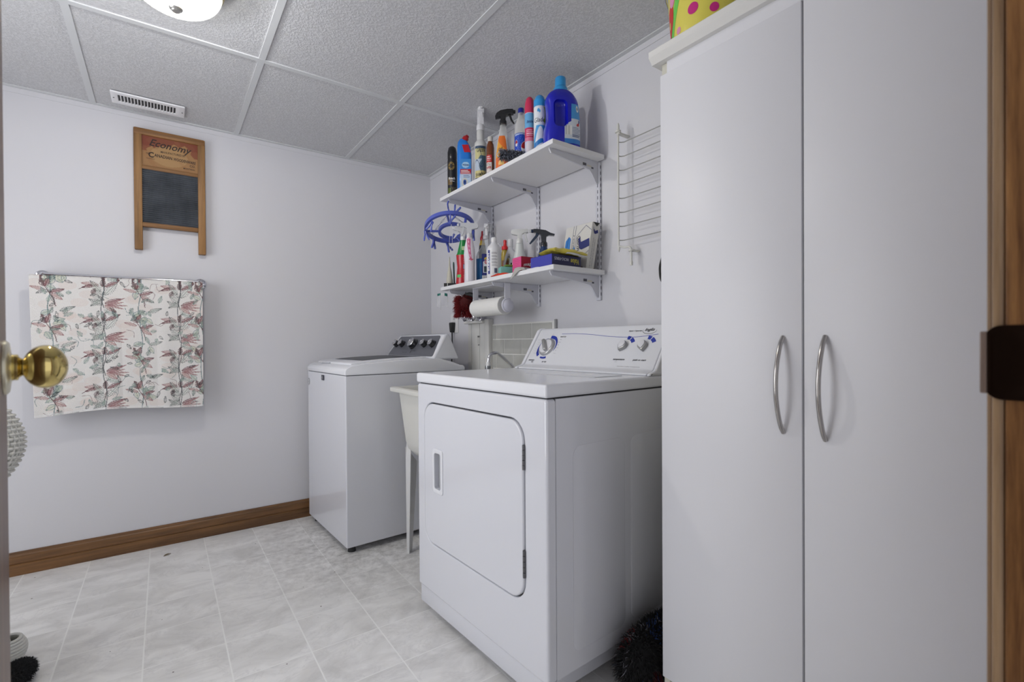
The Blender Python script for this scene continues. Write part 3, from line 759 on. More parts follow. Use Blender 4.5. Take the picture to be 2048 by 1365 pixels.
letters(pn, TXT, its, fl_, 'panel_lettering')
bd = MB().plate(rrect(-.021, -.014, .021, .014, .002, 2), (), .003, .0005, M=frame_m((-.0005, .345, .853), (0, -1, 0), (0, 0, 1))).build('badge', mat('badge_dark', (.05, .055, .07), .3, .5), ws)
bsf = flat((-.0036, .345, .853), (0, -1, 0), (0, 0, 1))
letters(bd, mat('badge_light', (.5, .5, .54), .3, .6), [('HE', .0, 0, .028, .016, 0, 0, .01)], bsf, 'badge_lettering', .0006)
st = MB().cyl((.0002, .608, .817), (-.0009, .608, .817), .021, n=28).build('round_sticker', mat('sticker_grey', (.34, .34, .36), .4), ws)
letters(st, mat('sticker_white', (.75, .75, .78), .5), [('S', 0, 0, .014, .026, 0, 0, .04)], flat((-.0009, .608, .817), (0, -1, 0), (0, 0, 1)), 'sticker_mark')

# ================================================================== dryer
dr = thing('clothes_dryer', 'white front loading dryer with sloping dial console, beside the tall cabinet', 'clothes dryer', (-.690, -2.075, 0), AP)
W_ = .745
MB().box((.034, .0015, .10), (.665, W_-.0015, .8805), .004, 2).box((.06, .04, .03), (.62, W_-.04, .11)).build('cabinet', ENAMEL, dr, wn=True)
DO = rrect(.095, .285, .690, .815, .065, 8)
def front(mb, outline, holes, x0, th, bev=0, seg=2):
    """plate whose local x is y of the dryer; faces -x"""
    M = Matrix(((0, 0, -1, x0), (1, 0, 0, 0), (0, 1, 0, 0), (0, 0, 0, 1)))
    return mb.plate(outline, holes, th, bev, M=M, seg=seg)
framed_panel(0, .0305, (0, .098, W_, .8805, .011), (.095, .285, .690, .815, .065), .009, .0045).build('front_panel', ENAMEL, dr, 70, flatbig=True)
MB().box((.0305, .004, .10), (.0345, W_-.004, .879)).build('panel_seam', DARK, dr)
front(MB(), rrect(.004, .03, W_-.004, .097, .004, 2), (), .020, .012, .003).build('kick_panel', ENAMEL, dr, 40)
MB().box((.0300, .05, .25), (.0308, W_-.03, .85)).build('door_gap', DARK, dr)
g_ = .0045
HND = rrect(.560, .500, .606, .635, .010, 4)
dd = framed_panel(-.0035, .0215, (.095+g_, .285+g_, .690-g_, .815-g_, .061), (.560, .500, .606, .635, .010), .0055, .001).build('door', ENAMEL, dr, 70, flatbig=True)
hp = front(MB(), rrect(.546, .486, .620, .649, .012, 4), [rrect(.561, .502, .605, .633, .009, 4)], -.0035, .004, .002).build('door_handle', ENAM2, dd, 40)
MB().box((.0125, .555, .495), (.0175, .611, .640)).build('handle_pocket', mat('pocket_grey', (.42, .43, .45), .4), hp)
HS = mat('hinge_steel', (.16, .16, .17), .35, .8)
for z0, z1 in ((.672, .744), (.363, .442)):
    h = MB(); k = 5
    for j in range(k): h.cyl((-.003, .0955, z0+(z1-z0)*j/k+.0008), (-.003, .0955, z0+(z1-z0)*(j+1)/k-.0008), .0045, n=12)
    h.box((-.0020, .092, z0), (.002, .0995, z1)); h.build('hinge', HS, dr, 40)
MB().box((.010, .008, .8785), (.660, W_-.008, .886)).build('seam', DARK, dr)
MB().box((-.004, -.002, .884), (.664, W_+.002, .922), .009, 4).build('top', ENAM2, dr, 50, wn=True)
MB().box((.28, .08, .9222), (.42, .42, .9236), .001).build('lint_door', ENAM2, dr)
for x0, x1 in ((.10, .33), (.36, .60)):
    MB().plate(rrect(x0, .15, x1, .74, .03, 5), (), .0012, .0009, M=frame_m((0, .0017, 0), (1, 0, 0), (0, 0, 1))).build('side_emboss', ENAMEL, dr, 40)
cp = [(.462, .9222), (.464, .929), (.478, .933), (.490, .9365), (.5005, .9408), (.598, 1.088), (.610, 1.098), (.632, 1.098), (.655, 1.085), (.660, .921)]
cn = side_prism(cp, .0165, .690, .004, 'control_console', ENAM2, dr, None, 3)
ep = [(x+(-.003 if x < .6 else .002), z+(.003 if z > 1 else 0)) for x, z in cp]
for y0, y1 in ((.6925, .712), (-.001, .0145)):
    side_prism(ep, y0, y1, .006, 'console_end_cap', ENAM2, dr, None, 3)
b0, b1 = Vector((.5005, 0, .9408)), Vector((.598, 0, 1.088)); S2 = b1-b0; L2 = S2.length; n2 = Vector((-S2.z, 0, S2.x)).normalized()
def dsurf(u, v):
    P = b0+S2*(v/L2); return Vector((P.x, .690-u, P.z))+n2*.0004, n2
BLUE = mat('print_blue', srgb(30, 52, 160), .4)
def arc(parent, uc, vc, r0, r1, a0, a1, name='dial_print', n=22, m=BLUE, wedge=None):
    mb = MB(); rows = []
    for k in range(n+1):
        a = R_(a0+(a1-a0)*k/n); f = k/n; ra = r0; rb = r1 if wedge is None else r0+(r1-r0)*(wedge[0]+(wedge[1]-wedge[0])*f)
        rows.append([mb.bm.verts.new(dsurf(uc+r*math.cos(a), vc+r*math.sin(a))[0]+n2*.0003) for r in (ra, rb)])
    for p, q in zip(rows, rows[1:]): mb.bm.faces.new((p[0], q[0], q[1], p[1]))
    return mb.build(name, m, parent, 0)
UD, VD = .098, .088
for a in ((60, 95, .046, .061, (1, 1)), (-20, 60, .048, .061, (.15, 1)), (112, 215, .048, .060, (.25, 1)), (205, 232, .048, .061, (1, 1)), (252, 292, .049, .060, (.7, 1))):
    arc(cn, UD, VD, a[2], a[3], a[0], a[1], wedge=a[4])
Md = frame_m(dsurf(UD, VD)[0], (0, -1, 0), S2)
SIL = mat('dial_silver', (.52, .52, .53), .28, .7); WHT = mat('dial_white', (.72, .72, .75), .3)
dl = MB().lathe([(.043, 0), (.043, .004), (.039, .010), (.037, .011)], 40, M=Md).build('timer_dial', SIL, cn, 40)
MB().lathe([(.034, .0105), (.034, .013), (.026, .015), (.001, .0152)], 36, M=Md).build('dial_face', WHT, dl, 40)
MB().box((-.0085, -.034, .011), (.0085, .034, .029), .006, 3, M=Md @ Matrix.Rotation(R_(38), 4, 'Z')).build('dial_grip', mat('grip_silver', (.42, .42, .42), .3, .6), dl, 40)
for uc, ang in ((.508, -20), (.598, 18)):
    Mk = frame_m(dsurf(uc, .092)[0], (0, -1, 0), S2) @ Matrix.Rotation(R_(ang), 4, 'Z')
    tear = [(.022*math.cos(R_(a)), .022*math.sin(R_(a))) for a in range(-30, 211, 15)]+[(-.009, -.023), (0, -.031), (.009, -.023)]
    kb = MB().plate([(x*.82, y*.82+.004) for x, y in tear], (), .015, .004, M=Mk).build('selector_knob', mat('knob_grey', (.36, .36, .36), .35, .5), cn, 40)
    MB().plate([(x*.62, y*.66+.006) for x, y in tear], (), .0035, .001, M=Mk @ Matrix.Translation((0, 0, .0145))).build('knob_face', WHT, kb, 40)
    arc(cn, uc+.004, .094, .031, .046, 66, 88); arc(cn, uc+.004, .094, .031, .046, 28, 60)
ln = MB(); pts = [(.152, .157), (.24, .1565), (.33, .150), (.42, .140), (.51, .135), (.57, .137), (.641, .146)]
P = smooth_path([(a, b, 0) for a, b in pts], 8); rows = []
for k, p in enumerate(P): rows.append([ln.bm.verts.new(dsurf(p.x, p.y+s_*.0009)[0]+n2*.0003) for s_ in (-1, 1)])
for p, q in zip(rows, rows[1:]): ln.bm.faces.new((p[0], q[0], q[1], p[1]))
ln.build('console_stripe', mat('print_violet', srgb(70, 68, 170), .4), cn, 0)
its = [('timed dry', .168, .142, .036, .009, 0, .2, .015), ('automatic', .036, .022, .038, .008, 0, .2, .015), ('dry', .046, .012, .014, .009, 0, .2, .015), ('air dry', .122, .014, .028, .010, 0, .2, .015),
       ('temperature', .513, .036, .052, .0095, 0, .2, .02), ('push to start', .604, .036, .056, .0095, 0, .2, .02), ('Super Capacity', .536, .162, .060, .0075, 0, .25, .02), ('Inglis', .598, .165, .042, .017, 0, .3, .018)]
letters(cn, TXT, its, dsurf, 'console_lettering', .0005)
its = [('heavy duty \u2022 7 cycles \u2022 4 temperatures', .567, .008, .10, .005), ('heavy', .504, .026, .010, .003), ('off', .098, .156, .012, .003)]
its += [('very dry', .032, .112-.011*k, .018-.002*(k % 3), .003) for k in range(6)]+[('70', .160, .128-.014*k, .008+.006*(k % 2), .003) for k in range(6)]+[('more time', .03, .128, .03, .002)]
letters(cn, TXTG, its, dsurf, 'fine_lettering', .0005)
sw = MB(); rows = []
for k in range(40):
    a = R_(150+k*6); t_ = abs(math.sin(k/39*math.pi)); rows.append([sw.bm.verts.new(dsurf(.598+(.029+s_)*math.cos(a), .163+(.0135+s_*.8)*math.sin(a))[0]+n2*.0003) for s_ in (0, .0022*t_)])
for p, q in zip(rows, rows[1:]): sw.bm.faces.new((p[0], q[0], q[1], p[1]))
sw.build('logo_swoosh', TXT, cn, 0)

# ================================================================== laundry tub, tap, splash tiles, pipe chase
TUB = mat('tub_plastic', (.72, .715, .67), .35)
sk = thing('laundry_tub', 'white plastic laundry tub on angled steel legs between washer and dryer', 'laundry tub', (-.335, -1.036, 0))
def tubshape(b):
    prof = [(.285, .262, .800), (.287, .264, .818), (.280, .258, .822), (.262, .240, .820), (.250, .228, .800)]
    return prof
t = MB()
def rr(hx, hy, z, r=.05): return [(p[0], p[1], z) for p in rrect(-hx, -hy, hx, hy, r, 5)]
rings = [rr(.262, .230, .800, .02), rr(.285, .250, .800, .012), rr(.287, .252, .804, .012), rr(.287, .252, .818, .012), rr(.282, .247, .822, .012), rr(.262, .228, .8215, .03), rr(.254, .222, .812, .04), rr(.225, .200, .52, .06), rr(.17, .15, .49, .06)]
loft(t, rings)
t.build('rim_and_bowl', TUB, sk, 40)
t = MB(); loft(t, [rr(.256, .228, .801, .03), rr(.250, .226, .74, .035), rr(.238, .216, .56, .06), rr(.232, .210, .525, .07), rr(.21, .19, .498, .08), rr(.16, .14, .485, .08)], (False, True)); t.build('basin', TUB, sk, 40)
MB().lathe([(.02, .30), (.02, .47), (.035, .48), (.035, .49)], 18).build('drain', mat('pvc_white', (.6, .6, .58), .4), sk)
LEGM = mat('leg_steel_white', (.74, .74, .74), .35)
for sx_ in (-1, 1):
    for sy in (-1, 1):
        l = MB(); top_ = Vector((sx_*.226, sy*.200, .545)); bt = Vector((sx_*.222, sy*.205, .0))
        for wv in ((1, 0), (0, 1)):                                 # angle-section leg, wide at the top, narrow at the foot
            w0, w1 = .060, .028; th_ = .003
            ins = Vector((-sx_*wv[0], -sy*wv[1], 0)); oth = Vector((-sx_*wv[1], -sy*wv[0], 0))
            c = [top_+Vector((0, 0, -.02)), top_+Vector((0, 0, -.02))+ins*w0*.85+Vector((0, 0, -.075)), bt+ins*w1, bt]
            if wv == (1, 0): c[1] = top_+ins*w0+Vector((0, 0, -.10)); 
            else: c = [top_+Vector((0, 0, -.10)), top_+ins*w0*.2+Vector((0, 0, -.0)), top_+ins*w0+Vector((0, 0, -.02)), bt+ins*w1, bt]
            a = [l.bm.verts.new(p) for p in c]; b = [l.bm.verts.new(p+oth*th_) for p in c]; n = len(c)
            l.bm.faces.new(a); l.bm.faces.new(b[::-1])
            for k in range(n): l.bm.faces.new((a[k], a[(k+1) % n], b[(k+1) % n], b[k]))
        lg = l.build('leg', LEGM, sk, 0)
tp_ = thing('tub_tap', 'chrome swan neck tap over the laundry tub', 'tap', (-.085, -1.095, .8215))
MB().box((-.022, -.07, 0), (.022, .07, .022), .006).build('tap_base', CHROME, tp_)
sp = smooth_path([(0, 0, .02), (-.004, 0, .085), (-.045, -.004, .122), (-.085, -.006, .150), (-.112, -.008, .163), (-.140, -.009, .160), (-.156, -.010, .142), (-.160, -.010, .118)], 8)
MB().tube(sp, .0085, 14).build('spout', CHROME, tp_, 60)
MB().lathe([(.0085, .024), (.011, .022), (.011, .018), (.009, .016)], 18, M=Matrix.Translation((-.160, -.010, .098))).build('spout_collar', CHROME, tp_)
MB().lathe([(.013, -.045), (.015, -.03), (.014, -.022)], 18, M=Matrix.Translation((-.163, -.010, .125))).build('aerator', mat('aerator_grey', (.30, .31, .32), .2, .7), tp_)
MB().lathe([(.0105, -.024), (.0105, .0)], 18, M=Matrix.Translation((-.161, -.010, .122))).build('aerator_sleeve', mat('sleeve_white', (.8, .8, .8), .4), tp_)
for y in (-.05, .05):
    MB().lathe([(.016, .02), (.018, .03), (.015, .05), (.004, .052)], 18, M=Matrix.Translation((0, y, 0))).build('tap_handle', CHROME, tp_)

TILE = mat('splash_tile', (.52, .52, .49), .35, mottle=(16, .22)); GROUT = mat('grout', (.74, .735, .71), .8)
bs = thing('tile_backsplash', 'grey brick pattern tile backsplash on the wall behind the tub', 'backsplash', (0, -1.05, .875))
MB().box((-.0065, -.275, 0), (-.0004, .278, .266)).build('grout_bed', GROUT, bs)
tm = MB(); Wt, Ht = .1555, .0755
for r in range(4):
    z1 = .258-r*(Ht+.0055); z0 = max(.002, z1-Ht)
    y = .268+.118+(.0 if r % 2 == 0 else -.078+.0)+ (0)
    while y > -.272:
        ya, yb = max(-.268, y-Wt), min(.268, y)
        if yb-ya > .012: tm.box((-.0088, ya, z0), (-.006, yb, z1), .0012, 1)
        y -= Wt+.0055
tm.build('tiles', TILE, bs, 40)
MB().box((-.0105, -.286, 0), (-.0004, -.275, .272), .001).build('edge_trim', mat('trim_grey', (.36, .36, .36), .35, .5), bs)

CH = mat('chase_white', (.66, .655, .63), .5)
pc = thing('pipe_chase', 'white boxed pipe casing on the wall behind the washer', 'pipe casing', (0, -.64, 0))
MB().box((-.018, -.10, .0), (-.0005, .105, 1.150)).build('panel', CH, pc)
for y in (-.026, .066): MB().box((-.0195, y-.0015, .0), (-.0175, y+.0015, 1.15)).build('panel_joint', mat('joint_shadow', (.45, .45, .44), .6), pc)
MB().box((-.050, -.105, 1.150), (-.0005, .108, 1.165), .004).build('ledge', CH, pc)
MB().box((-.034, -.146, 0), (-.0005, -.100, 1.172), .004).build('corner_post', CH, pc)
im = Img(26, 40, (.62, .61, .58)); im.rect(.2, .8, .9, .95, (.1, .1, .1)); im.rules(.2, .3, .9, .75, 6, (.35, .35, .35)); im.rect(.3, .08, .8, .22, (.25, .25, .25))
patch(pc, im, flat((-.0182, -.015, 1.045), (0, -1, 0), (0, 0, 1)), -.020, -.03, .020, .035, 'notice_sticker')
vv = thing('shutoff_valves', 'pair of chrome water valves on the pipe casing under the red duster', 'valve', (-.045, -.66, 1.165))
for y, s in ((.055, 1), (-.045, .9)):
    m_ = MB(); m_.lathe([(.012, 0), (.014, .01), (.012, .02), (.022, .026), (.024, .034), (.02, .042), (.008, .046)], 18, M=Matrix.Translation((.01, y, 0))); b = m_.build('valve_body', CHROME, vv, 40)
    h = MB()
    h.lathe([(.012, -.02), (.022, -.012), (.025, 0), (.022, .012), (.012, .02)], 20, M=Matrix.Translation((-.032, y, .022)) @ Matrix.Rotation(R_(90), 4, 'Y'))
    for k in range(4): h.ball((-.036, y+.016*math.cos(k*1.571+.4), .022+.016*math.sin(k*1.571+.4)), .010, 10)
    h.build('valve_handle', CHROME, vv, 40)
MB().cyl((0, -.045, .022), (0, .055, .022), .009, n=14).build('valve_pipe', CHROME, vv)
MB().lathe([(.013, 0), (.017, .025), (.016, .05), (.012, .07)], 16, M=Matrix.Translation((.0, .008, .024))).build('hose_end', mat('hose_pale', (.72, .68, .70), .5), vv, 40)

ou = thing('wall_outlet', 'white wall outlet behind the washer', 'outlet', (0, -.337, 1.162))
MB().box((-.006, -.048, -.062), (-.0004, .048, .062), .003).build('cover_plate', mat('outlet_white', (.74, .735, .74), .4), ou)
for z in (.024, -.024):
    rc = MB().plate(rrect(-.016, -.014, .016, .014, .006, 4), (), .0015, .0003, M=frame_m((-.006, 0, z), (0, -1, 0), (0, 0, 1))).build('receptacle', mat('outlet_face', (.70, .695, .70), .4), ou)
    if z > 0:
        for y in (-.006, .006): MB().box((-.0082, y-.001, z-.001), (-.0072, y+.001, z+.008)).build('slot', DARK, rc)
pg = thing('power_plug', 'black power plug and cord in the outlet behind the washer', 'plug', (-.0076, -.337, 1.138))
MB().plate([(-.019, .022), (-.015, .030), (.015, .030), (.019, .022), (.012, -.022), (.007, -.034), (-.007, -.034), (-.012, -.022)], (), .028, .006, M=frame_m((0, 0, 0), (0, -1, 0), (0, 0, 1))).build('plug_body', RUB, pg, 40)
MB().tube(smooth_path([(-.014, 0, -.030), (-.014, -.002, -.10), (-.02, -.006, -.20), (-.03, 0, -.40), (-.02, .02, -.7)], 5), .0045, 8).build('cord', RUB, pg, 60)

# ================================================================== tall cabinet
CABW = mat('cabinet_melamine', (.755, .755, .785), .42); CREAM = mat('cabinet_edge', (.60, .585, .50), .5)
cb = thing('tall_cabinet', 'tall white two door cabinet with bow handles and an overhanging top ledge', 'cabinet', (-.40, -2.59, 0))
Y = lambda y: y+2.59
c_ = MB(); c_.box((.006, Y(-2.246), 0), (.385, Y(-2.229), 1.805)); c_.box((.006, Y(-2.957), 0), (.385, Y(-2.940), 1.805)); c_.box((.375, Y(-2.94), .06), (.385, Y(-2.246), 1.805))
c_.box((.02, Y(-2.94), .08), (.375, Y(-2.246), .097)); c_.box((.02, Y(-2.94), 1.7), (.375, Y(-2.246), 1.717)); c_.box((.03, Y(-2.94), 0), (.045, Y(-2.246), .08)); c_.box((.02, Y(-2.602), .1), (.36, Y(-2.588), 1.7))
c_.build('carcass', CREAM, cb, 0)
MB().box((.0015, Y(-2.957), 1.7745), (.018, Y(-2.248), 1.806)).build('header_rail', CABW, cb, 0)
lg = MB(); lp = [(.400, 1.806), (-.012, 1.806), (-.026, 1.822), (-.026, 1.838), (-.020, 1.843), (.400, 1.843)]
a = [lg.bm.verts.new((p[0]-.002, Y(-2.957), p[1])) for p in lp]; b = [lg.bm.verts.new((p[0]-.002, Y(-2.210), p[1])) for p in lp]
lg.bm.faces.new(a); lg.bm.faces.new(b[::-1])
for k in range(6): lg.bm.faces.new((a[k], b[k], b[(k+1) % 6], a[(k+1) % 6]))
lg.build('top_ledge', mat('ledge_white', (.74, .73, .70), .4), cb, 20)
for y0, y1, hy, z0 in ((-2.592, -2.227, -2.553, .831), (-2.957, -2.5965, -2.638, .827)):
    d_ = MB().box((0, Y(y0), .098), (.0175, Y(y1), 1.774), .0012, 2).build('door', CABW, cb, 30)
    z1 = 1.044; pts = [(-.033*math.sin(math.pi*k/20)**.75-.002, Y(hy), z0+(z1-z0)*k/20) for k in range(21)]
    pts = [(.0, Y(hy), z0-.001)]+pts[1:-1]+[(.0, Y(hy), z1+.001)]
    MB().tube(pts, .0049, 14).build('handle', mat('satin_nickel', (.50, .48, .46), .2, 1.0), d_, 60)

# bucket on the cabinet
bk = thing('party_bucket', 'shiny yellow bucket with pink dots and a green stripe on top of the cabinet', 'bucket', (-.225, -2.273, 1.843))
YEL = mat('bucket_yellow', srgb(226, 214, 92), .15, coat=.4)
bp = [(.097, 0), (.0995, .004), (.111, .10), (.118, .18), (.121, .26), (.124, .262), (.124, .268), (.119, .268)]
MB().lathe(bp, 56, cap=False).lathe([(.097, .002), (.001, .002)], 56, cap=False).build('pail', YEL, bk, 40)
bsf = round_surf(bp, R_(-147))
def blob(name, m, u, v, ru, rv, turn=0, pts=None, lift=.0006):
    mb = MB(); ca, sa = math.cos(R_(turn)), math.sin(R_(turn)); c0, n0_ = bsf(u, v); rows = []
    for j in range(5):
        ring = []
        for k in range(28):
            a = 2*math.pi*k/28; f = j/4
            x, y = ru*math.cos(a)*f, rv*math.sin(a)*f; P, n = bsf(u+ca*x-sa*y, v+sa*x+ca*y); ring.append(mb.bm.verts.new(P+n*lift))
        rows.append(ring)
    for a, b in zip(rows, rows[1:]):
        for k in range(28):
            try: mb.bm.faces.new((a[k], a[(k+1) % 28], b[(k+1) % 28], b[k]))
            except ValueError: pass
    bmesh.ops.remove_doubles(mb.bm, verts=mb.bm.verts[:], dist=1e-6)
    return mb.build(name, m, bk, 60)
HOT = mat('dot_pink', srgb(204, 44, 132), .2); PAL = mat('dot_pale', srgb(226, 150, 184), .2); GRN = mat('stripe_green', srgb(112, 204, 86), .2); RED = mat('patch_red', srgb(206, 44, 36), .25)
ib = Img(16, 60, srgb(112, 204, 86))
patch(bk, ib, lambda u, v: bsf(u+(v-.12)*.42, v), -.133, .004, -.110, .262, 'green_stripe', GRN)
for u, v, r, m_ in ((-.050, .112, .0150, HOT), (.006, .096, .012, HOT), (-.100, .080, .0090, PAL), (.02, .18, .011, HOT), (-.03, .205, .012, PAL), (.08, .22, .012, HOT), (.09, .15, .011, PAL), (.075, .09, .011, HOT), (.15, .19, .012, HOT), (.17, .10, .011, PAL), (.24, .15, .012, HOT), (.28, .22, .011, PAL)):
    blob('dot', m_, u, v, r, r)
blob('red_patch', RED, -.146, .128, .021, .042, -16, lift=.001); blob('yellow_spot', YEL, -.150, .120, .006, .011, 0, lift=.0016); blob('pink_patch', PAL, -.128, .176, .014, .018, lift=.0013)
MB().tube([(.127*math.cos(-.7+math.pi*k/20), .127*math.sin(-.7+math.pi*k/20), .255-.06*math.sin(math.pi*k/20)) for k in range(21)], .002, 6).build('wire_handle', CHROME, bk, 60)

# ================================================================== wall shelving
SHW = mat('shelf_white', (.74, .74, .755), .4); BRK = mat('bracket_grey_white', (.60, .605, .66), .4); SLOT = mat('slot_dark', (.10, .10, .12), .7)
SU, SLW = 1.8255, 1.3395                                            # top faces
for nm, zt, lab in (('upper', SU, 'upper white wall shelf crowded with bottles'), ('lower', SLW, 'lower white wall shelf holding sprays and cloth boxes')):
    s = thing('wall_shelf', lab, 'shelf', (0, -1.187, zt), group='wall shelves')
    MB().box((-.300, -.468, -.0185), (-.014, .468, 0), .001, 1).build('board', SHW, s, 0)
for y, where in ((-.785, 'left'), (-1.200, 'middle'), (-1.613, 'right')):
    s = thing('shelf_standard', '%s slotted white upright carrying the wall shelves' % where, 'shelf upright', (0, y, 1.215), group='slotted shelf uprights')
    MB().box((-.0115, -.0125, 0), (-.0003, .0125, .590), .002, 2).build('channel', BRK, s, 30)
    sl = MB()
    for k in range(22):
        z = .02+k*.0258
        sl.box((-.0119, -.0018, z), (-.0112, .0018, z+.014))
        sl.box((-.0085, -.0129, z), (-.0045, -.0122, z+.014))
    sl.build('slots', SLOT, s, 0)
    for zt, sh in ((SU, 'upper'), (SLW, 'lower')):
        b = thing('shelf_bracket', '%s steel bracket under the %s wall shelf' % (where, sh), 'bracket', (-.012, y, zt-.0188), group='steel shelf brackets')
        pf = [(0, -.0005), (-.262, -.0005), (-.268, .010), (-.271, .010), (-.271, -.006), (-.262, -.018), (-.20, -.024), (-.085, -.036), (-.052, -.042), (-.036, -.056), (-.014, -.088), (-.006, -.094), (0, -.094)]
        mb = MB(); mb.plate(pf, (), .007, 0)
        for v in mb.bm.verts: v.co = Vector((v.co.x, v.co.z-.0035, v.co.y))
        mb.box((-.262, -.007, -.0025), (0, .007, -.0006)).build('arm', BRK, b, 20)
        MB().box((-.090, -.0042, -.030), (-.070, -.0034, -.019)).build('hook_slot', SLOT, b, 0)
        MB().box((-.040, -.0042, -.036), (-.028, -.0034, -.029)).build('hook_slot', SLOT, b, 0)
        MB().box((-.066, -.0041, -.030), (-.040, -.0034, -.024)).build('stamp', mat('stamp_cream', (.6, .57, .48), .5), b, 0)

# ================================================================== things on the shelves
VW = R_(-35.9)                                                      # local x = along the viewer's right, local -y = towards the doorway
FA = R_(-90)
def item(name, label, cat, x, y, z, rz=VW, group=None): return thing(name, label, cat, (x, y, z+.0004), rz, group)
def gloss(name, c, r=.3, coat=.2): return mat(name, c, r, coat=coat)
def trigger(parent, z, mb_, mt, yaw=0, sc=1.0, collar=None, cr=.014, style='boxy'):
    M = Matrix.Translation((0, 0, z)) @ Matrix.Rotation(R_(yaw), 4, 'Z') @ Matrix.Scale(sc, 4)
    X = M @ Matrix(((1, 0, 0, 0), (0, 0, -1, .011), (0, 1, 0, 0), (0, 0, 0, 1)))
    if style == 'boxy':
        body = [(-.011, .014), (-.013, .030), (-.036, .026), (-.038, .034), (-.030, .050), (-.012, .062), (.020, .068), (.046, .068), (.050, .062), (.050, .046), (.030, .044), (.014, .036), (.012, .014)]
        trg = [(.026, .045), (.036, .046), (.044, .020), (.054, .002), (.050, .000), (.036, .016)]
    elif style == 'flat':
        body = [(-.011, .014), (-.012, .034), (-.040, .040), (-.044, .050), (-.040, .062), (.000, .066), (.040, .066), (.044, .060), (.044, .048), (.022, .046), (.013, .040), (.012, .014)]
        trg = [(.022, .048), (.034, .048), (.036, .024), (.042, .004), (.036, .002), (.028, .018)]
    else:
        body = [(-.010, .012), (-.011, .040), (-.024, .046), (-.048, .044), (-.050, .052), (-.030, .058), (-.008, .070), (.030, .076), (.048, .076), (.052, .068), (.048, .060), (.030, .058), (.014, .048), (.012, .012)]
        trg = [(.020, .056), (.036, .060), (.040, .046), (.058, .024), (.068, .010), (.063, .006), (.044, .024), (.026, .044)]
    hd = MB().plate(body, (), .022, .0022, M=X, seg=2)
    hd = hd.build('trigger_head', mb_, parent, 40)
    MB().plate(trg, (), .012, .002, M=X @ Matrix.Translation((0, 0, .005))).build('trigger', mt, hd, 40)
    n = MB(); n.lathe([(.0085, 0), (.009, .006), (.007, .010)], 14, M=M @ frame_m((.049, 0, .057 if style != 'hook' else .068), (0, 1, 0), (0, 0, 1))); n.build('nozzle', mt, hd, 40)
    c = MB().lathe([(cr, -.006), (cr*1.06, .0), (cr*1.02, .012), (cr*.8, .018)], 20, M=M); c.build('collar', collar or mb_, parent, 40)
    return hd
Z1, Z2 = SU, SLW
WH = gloss('bottle_white', (.72, .72, .74), .32); INKB = mat('ink_black', (.02, .02, .02), .5); INKW = mat('ink_white', (.85, .85, .85), .5); INKR = mat('ink_red', srgb(190, 30, 40), .5); INKN = mat('ink_navy', srgb(26, 36, 110), .5)

# --- upper shelf
t = item('aerosol_can', 'black insect spray can at the left end of the upper shelf', 'spray can', -.205, -.688, Z1)
pr = [(.024, 0), (.027, .003), (.0275, .225), (.0255, .238), (.0265, .241), (.0265, .275), (.021, .300), (.012, .309), (.004, .310)]
b = MB().lathe(pr, 28).build('can', gloss('can_black', (.010, .010, .011), .3), t, 40)
im = Img(44, 90, (.012, .012, .013)); im.ell(.45, .84, .36, .10, srgb(140, 116, 62)); im.ell(.45, .84, .16, .05, (.02, .015, .01))
for a in range(8): im.fn(lambda U, V, a=a: (np.abs((U-.45)*math.cos(a*.8)+(V-.84)*2.2*math.sin(a*.8)) < .015) & (((U-.45)/.34)**2+((V-.84)/.095)**2 < 1), (.02, .015, .01))
im.rect(.05, .38, .55, .55, srgb(128, 104, 60)); im.rules(.08, .39, .5, .54, 5, srgb(60, 30, 26)); im.rect(.05, .06, .4, .30, srgb(92, 104, 40)); im.fn(lambda U, V: (V < .32) & (U > .5) & (np.sin(U*40+V*60) > .6), srgb(150, 132, 92))
s = round_surf(pr, FA); patch(b, im, s, -.026, .006, .026, .228)
letters(b, INKW, [('Roach', 0, .125, .036, .013, 0, 0, .03), ('Killer.', .004, .110, .028, .008)], s, lift=.001)

t = item('cleaner_bottle', 'bright blue toilet cleaner bottle with bent neck and red cap', 'bottle', -.205, -.822, Z1)
SPB = gloss('bottle_sky_blue', srgb(32, 122, 214), .3)
mb = MB(); rings = []
for z, hx, hy, ox in ((0, .036, .024, 0), (.004, .0385, .026, 0), (.12, .0385, .026, 0), (.22, .0385, .026, 0), (.26, .036, .025, -.002), (.285, .028, .022, -.007), (.300, .018, .018, -.008), (.306, .012, .013, -.006)):
    rings.append([(ox+hx*math.copysign(abs(math.cos(a))**.7, math.cos(a)), hy*math.copysign(abs(math.sin(a))**.7, math.sin(a)), z) for a in np.linspace(0, 2*math.pi, 28, endpoint=False)])
loft(mb, rings, (True, True)); b = mb.build('body', SPB, t, 50)
MB().lathe([(.0165, 0), (.0165, .02), (.012, .024), (.009, .034), (.004, .036)], 20, M=Matrix.Translation((-.002, -.003, .296)) @ Matrix.Rotation(R_(38), 4, 'Y')).build('cap', gloss('cap_red', srgb(176, 24, 34)), t, 40)
im = Img(50, 86, srgb(60, 140, 214)); im.fn(lambda U, V: (V < .50), srgb(196, 214, 234)); im.rect(0, .50, 1, .66, srgb(186, 28, 44)); im.ell(.5, .80, .34, .10, srgb(166, 206, 236)); im.rect(.05, .52, .95, .535, (.8, .8, .8)); im.rules(.08, .55, .92, .64, 2, (.8, .75, .75))
im.ell(.42, .22, .27, .15, srgb(214, 210, 196)); im.ell(.42, .23, .15, .09, srgb(52, 92, 170)); im.ell(.42, .235, .07, .05, srgb(24, 40, 96)); im.rect(.3, .0, .6, .10, srgb(214, 210, 196)); im.rules(.30, .38, .95, .47, 3, srgb(40, 60, 120))
